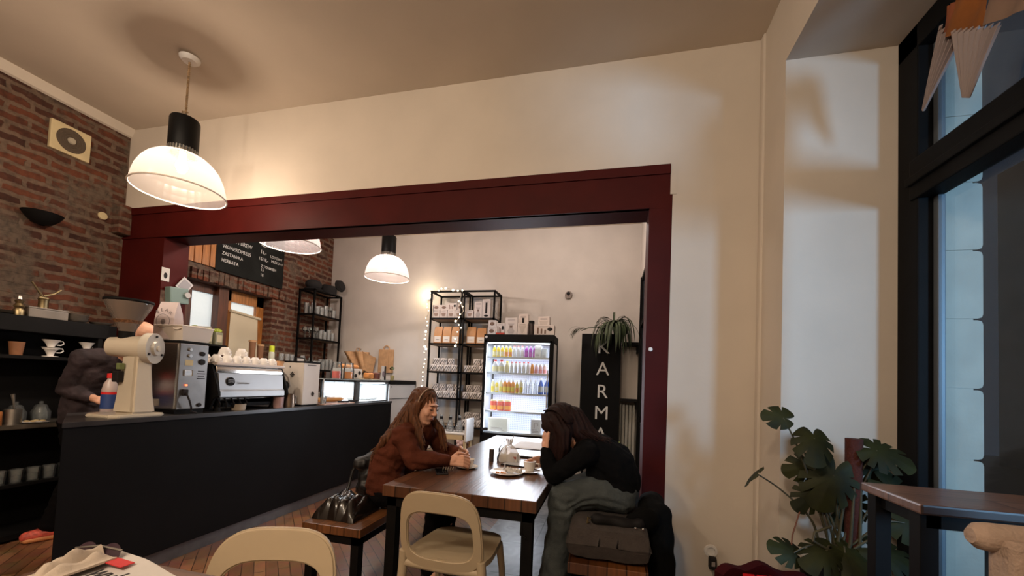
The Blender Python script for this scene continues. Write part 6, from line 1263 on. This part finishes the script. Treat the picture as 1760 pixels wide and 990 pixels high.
# hair: cap, long back fall, near and far front falls
def hp(o): return hc_ + s_ * o[0] + f_ * o[1] + u_ * o[2]
hair = [('e', hp((0, -.024, .050)), (.086, .098, .086), Matrix((s_, f_, u_)).transposed()), ('e', hp((0, -.055, .0)), (.082, .075, .10), Matrix((s_, f_, u_)).transposed())]
chain(hair, [(tuple(hp((0, -.07, -.02))), .072), ((-1.345, 2.50, 1.02), .066), ((-1.40, 2.45, .93), .052), ((-1.44, 2.42, .845), .032)])
chain(hair, [(tuple(hp((.06, -.05, -.02))), .045), ((-1.33, 2.44, 1.0), .045), ((-1.41, 2.375, .91), .032), ((-1.46, 2.36, .83), .016)])
chain(hair, [(tuple(hp((.068, -.0, .03))), .030), (tuple(hp((.075, -.005, -.06))), .030), ((-1.215, 2.44, .99), .026), ((-1.18, 2.425, .90), .014)])
chain(hair, [(tuple(hp((-.068, .01, .03))), .026), (tuple(hp((-.072, .015, -.06))), .024), ((-1.13, 2.62, .97), .022), ((-1.10, 2.61, .87), .012)])
ho = soft_blob('hair', rel(hair), HAIR1, pl, .006, 3, lambda c: .0035 * sin(c.y * 210 + c.x * 120 + 3 * noise.noise(c * 9)))
def back_path(r):
    a = r.uniform(-.9, 1.0); t0 = hp((.07 * sin(a), -.03 - .02 * cos(a), .115)); t1 = hp((.092 * sin(a), -.075 * cos(a) - .02, .03))
    e = r.uniform(0, 1); y = -.06 * sin(a) if 0 else 0
    return [p - O for p in spl([t0, t1, V((-1.33 - .04 * e, 2.52 - .10 * max(0, sin(a)) + .05 * min(0, sin(a)) * -1 - .03, 1.03)), V((-1.40 - .05 * e, 2.42 + r.uniform(-.04, .05), .90 + r.uniform(-.02, .02))), V((-1.465 - .03 * e, 2.39 + r.uniform(-.05, .06), .80 + r.uniform(-.05, .04)))], 6)]
locks(ho, HAIR1, back_path, 170, 1, .0036)
def front_path(r): return [p - O for p in spl([hp((.03, .045, .112)), hp((.072, .03, .06)), hp((.082, .006 + r.uniform(-.01, .01), -.04)), V((-1.20 + r.uniform(-.03, .02), 2.425, .99)), V((-1.165 + r.uniform(-.035, .03), 2.41, .88 + r.uniform(-.03, .03)))], 6)]
locks(ho, HAIR1, front_path, 40, 2, .0034)
def front_path2(r): return [p - O for p in spl([hp((-.03, .045, .112)), hp((-.07, .04, .06)), hp((-.076, .03 + r.uniform(-.01, .01), -.04)), V((-1.12 + r.uniform(-.02, .02), 2.62, .97)), V((-1.09 + r.uniform(-.03, .03), 2.60, .86 + r.uniform(-.03, .03)))], 6)]
locks(ho, HAIR1, front_path2, 30, 3, .0032)
def face_bits(par, c, s, f, u, off):
    for q in (-1, 1):
        e = c + s * q * .029 + f * .0895 + u * .010 - off
        G().tube([e - s * .014, e + f * .003 - u * .004, e + s * .014], .0022, 6).obj('eyelashes', pm('dark_lash', (.02, .01, .008), .6), par, True)
        e = c + s * q * .031 + f * .0915 + u * .034 - off
        G().tube([e - s * q * .018 - u * .001, e + u * .004, e + s * q * .018 - f * .008], [.0022, .003, .0015], 6).obj('eyebrow', pm('brow_brown', (.07, .03, .015), .7), par, True)
    e = c + f * .0925 - u * .056 - off
    G().tube([e - s * .022 - f * .008, e - s * .008 + f * .001, e + s * .008 + f * .001, e + s * .022 - f * .008], [.0015, .004, .004, .0015], 8).obj('lips', pm('lip_red', (.34, .09, .07), .4), par, True)
face_bits(pl, hc_, s_, f_, u_, O)
g = G(); g.tube([hp((.093 * cos(a), .012 - .0, .038 + .098 * sin(a))) - O for a in [pi * k / 16 for k in range(17)]], .0045, 8); g.obj('headband', pm('tan_headband', (.34, .22, .14), .4), pl, True)

# --- person at the right of the table
pr_ = thing('person', 'dark haired person in black top and grey jeans bent over the table at right', 'person', (.05, 2.42, .0)); O = pr_.location
hc_, hf, hu = V((-.268, 2.43, 1.065)), (-.78, -.12, -.62), (-.5, 0, 1)
body = []; s_, f_, u_ = headprims(body, hc_, hf, hu)
chain(body, [((-.14, 2.45, .97), .055), ((-.225, 2.435, 1.02), .052)])
for y in (2.37, 2.51): chain(body, [((.06, y, .735), .10), ((.06, y, .84), .085), ((-.02, y + .01, .92), .085), ((-.12, 2.44, .955), .06)])
SL, EL, WL = (-.10, 2.285, .945), (-.285, 2.275, .808), (-.345, 2.335, .935)
SF, EF, WF = (-.10, 2.61, .945), (-.27, 2.66, .812), (-.375, 2.625, .80)
chain(body, [((-.10, 2.40, .955), .05), (SL, .043), (EL, .034), (WL, .023)]); chain(body, [((-.10, 2.50, .955), .05), (SF, .043), (EF, .034), (WF, .023)])
KN, KF2 = (-.225, 2.285, .70), (-.235, 2.50, .67)
for hy, kn, an in ((2.36, KN, (-.275, 2.22, .13)), (2.51, KF2, (-.24, 2.45, .13))): chain(body, [((.05, hy, .715), .085), (kn, .058), (an, .038), ((an[0] - .10, an[1], .05), .034)])
hand(body, WL, (-.05, .25, .95), (.6, .5, .25), (-.6, .6, 0), (.35, .4, .3), .98); hand(body, WF, (-.98, -.12, .02), (-.1, -.85, -.4), (.0, -.3, 1), (.6, .7, .5), .98)
soft_blob('body', rel(body), SKIN, pr_, .0045, 2)
tp = []
for y in (2.36, 2.52): chain(tp, [((.085, y, .79), .105), ((.055, y, .87), .105), ((-.03, y + .01, .925), .100), ((-.125, 2.44, .965), .072)])
chain(tp, [((-.10, 2.38, .955), .068), (SL, .062), ((-.20, 2.275, .87), .056), (EL, .050), ((-.33, 2.31, .885), .042), ((-.343, 2.332, .925), .034)])
chain(tp, [((-.10, 2.52, .955), .068), (SF, .062), (EF, .050), (WF, .034)])
chain(tp, [((-.02, 2.37, .82), .09), ((-.02, 2.51, .82), .09)])
soft_blob('top', rel(tp), pm('black_jersey', (.003, .003, .0035), .95, spec=.1, bump=.2, bs=60), pr_, .006, 4, lambda c: .003 + wr(c, .008, 11))
JN = pm('washed_grey_jeans', (.048, .057, .057), .85, var=.22, vs=6, bump=.35, bs=110)
jn = []
for hy, kn, an in ((2.36, KN, (-.275, 2.22, .17)), (2.51, KF2, (-.24, 2.45, .17))):
    chain(jn, [((.075, hy, .725), .112), ((-.07, (hy + kn[1]) / 2, .725), .092), (kn, .080), ((kn[0] - .02, kn[1] - .02, .48), .072), (an, .082)])
chain(jn, [((.07, 2.36, .735), .112), ((.07, 2.51, .735), .112)])
jo = soft_blob('jeans', rel(jn), JN, pr_, .006, 3, lambda c: wr(c, .006, 12) + .003 * sin(c.z * 45 + 10 * noise.noise(c * 7)))
g = G(); g.box((-.27, -.245, .655), (-.268, -.2, .70)); g = G(); g.tube([V((-.14, 2.262, .70)) - O, V((-.15, 2.258, .675)) - O, V((-.14, 2.26, .655)) - O], .006); g.obj('belt_clip', BR, pr_, True)
for x, y in ((-.30, 2.22), (-.26, 2.45)): soft_blob('boot', rel([('c', V((x + .03, y, .055)), V((x - .13, y, .04)), .05, .036), ('c', V((x + .03, y, .055)), V((x + .03, y, .20)), .05, .05)]), INK, pr_, .008, 2)
hair = [('e', hp((0, -.020, .046)), (.092, .108, .094), Matrix((s_, f_, u_)).transposed()), ('e', hp((0, -.045, .0)), (.090, .085, .105), Matrix((s_, f_, u_)).transposed())]
chain(hair, [(tuple(hp((.0, -.08, .0))), .080), ((-.135, 2.42, 1.035), .070), ((-.06, 2.39, 1.005), .045), ((-.01, 2.37, .985), .020)])
chain(hair, [(tuple(hp((-.07, .01, .05))), .040), (tuple(hp((-.088, .0, -.03))), .045), ((-.245, 2.335, .96), .040), ((-.26, 2.335, .88), .020)])
chain(hair, [(tuple(hp((-.055, .07, .06))), .026), (tuple(hp((-.07, .065, -.02))), .026), ((-.335, 2.355, .97), .020), ((-.33, 2.36, .90), .010)])
chain(hair, [(tuple(hp((.07, .01, .05))), .036), (tuple(hp((.085, .0, -.03))), .040), ((-.24, 2.53, .96), .036), ((-.25, 2.53, .88), .018)])
ho = soft_blob('hair', rel(hair), HAIR2, pr_, .006, 3, lambda c: .0035 * sin(c.y * 200 + c.x * 130 + 3 * noise.noise(c * 9)))
def bp2(r):
    a = r.uniform(-1.3, 1.3); return [p - O for p in spl([hp((.03 * sin(a), .03, .142)), hp((.095 * sin(a), -.03, .10)), hp((.105 * sin(a), -.10 * abs(cos(a)) - .02, .0)), V((-.14 + r.uniform(-.03, .03), 2.42 - .07 * sin(a) * -1 if 0 else 2.42 + .07 * sin(-a), 1.06)), V((-.03 + r.uniform(-.04, .06), 2.38 + r.uniform(-.06, .05), 1.0 + r.uniform(-.02, .025)))], 6)]
locks(ho, HAIR2, bp2, 160, 5, .0036)
def fp2(r):
    y = r.uniform(-.02, .06); return [p - O for p in spl([hp((-.02, .05, .135)), hp((-.08, .02 + y, .07)), hp((-.098, y, -.02)), V((-.27 - y, 2.325, .98)), V((-.27 - y * .8, 2.33, .88 + r.uniform(-.03, .03)))], 6)]
locks(ho, HAIR2, fp2, 60, 6, .0034)
G().ell(hp((-.09, .03, -.03)) - O, (.006, .006, .009)).obj('earring', STEEL, pr_, True)
face_bits(pr_, hc_, s_, f_, u_, O)

# --- barista behind the counter
pb = thing('person', 'shaven headed person in dark shirt bending behind the cream grinder', 'person', (-3.92, 2.3, .0)); O = pb.location
hc_, hf, hu = V((-3.565, 2.37, 1.555)), (.86, .25, -.45), (.4, 0, 1)
body = []; s_, f_, u_ = headprims(body, hc_, hf, hu)
chain(body, [((-3.72, 2.35, 1.43), .06), ((-3.62, 2.36, 1.50), .055)])
for y in (2.27, 2.42): chain(body, [((-3.98, y, .92), .10), ((-3.95, y, 1.10), .10), ((-3.86, y, 1.28), .10), ((-3.76, 2.35, 1.40), .07)])
SL, EL, WL = (-3.82, 2.16, 1.37), (-3.93, 2.14, 1.13), (-3.74, 2.20, 1.07); SF, EF, WF = (-3.78, 2.54, 1.37), (-3.70, 2.60, 1.15), (-3.50, 2.50, 1.10)
chain(body, [((-3.80, 2.26, 1.38), .06), (SL, .05), (EL, .04), (WL, .027)]); chain(body, [((-3.78, 2.44, 1.38), .06), (SF, .05), (EF, .04), (WF, .027)])
for y, an in ((2.26, (-4.04, 2.22, .12)), (2.43, (-3.98, 2.45, .12))): chain(body, [((-3.98, y, .88), .09), ((-3.94, y, .50), .06), (an, .042), ((an[0] - .02, an[1] - .06, .05), .028)])
hand(body, WL, (.9, .2, -.2), (0, .5, -.8), (.1, .8, .3), (.5, .6, .4), 1.05); hand(body, WF, (.9, -.1, -.2), (0, -.3, -.9), (.1, -.8, .3), (.5, .6, .4), 1.05)
soft_blob('body', rel(body), SKIN, pb, .006, 2)
st = []
for y in (2.26, 2.43): chain(st, [((-3.98, y, .92), .125), ((-3.95, y, 1.10), .12), ((-3.87, y, 1.28), .12), ((-3.77, 2.35, 1.395), .08)])
chain(st, [((-3.80, 2.26, 1.37), .08), (SL, .070), (EL, .058), ((-3.78, 2.19, 1.08), .038)]); chain(st, [((-3.78, 2.44, 1.37), .08), (SF, .068), (EF, .056), ((-3.54, 2.51, 1.11), .038)])
soft_blob('shirt', rel(st), pm('dark_plum_shirt', (.030, .019, .023), .85, var=.3, vs=9, bump=.3, bs=50), pb, .008, 3, lambda c: wr(c, .012, 10))
pn = []
for y, an in ((2.26, (-4.05, 2.19, .115)), (2.43, (-3.98, 2.43, .115))): chain(pn, [((-3.98, y, .90), .12), ((-3.94, y, .50), .082), (an, .072)])
soft_blob('trousers', rel(pn), MATS['black_cotton'], pb, .009, 3, lambda c: wr(c, .008))
SHM = pm('red_orange_trainer', (.62, .10, .07), .55, var=.3, vs=40)
for k, (x, y) in enumerate(((-4.05, 2.20), (-3.98, 2.43))):
    so = soft_blob('shoe', rel([('c', V((x + .02, y + .05, .06)), V((x - .05, y - .12, .045)), .05, .038), ('c', V((x + .02, y + .05, .06)), V((x + .02, y + .04, .10)), .05, .045)]), SHM, pb, .008, 2)
    soft_blob('sole', rel([('c', V((x + .025, y + .06, .022)), V((x - .055, y - .13, .020)), .022, .020), ('c', V((x - .0, y + .06, .022)), V((x - .075, y - .12, .020)), .022, .020), ('c', V((x + .05, y + .05, .022)), V((x - .03, y - .13, .020)), .022, .020)]), pm('orange_sole', (.65, .26, .10), .6), so, .008, 1)
face_bits(pb, hc_, s_, f_, u_, O)
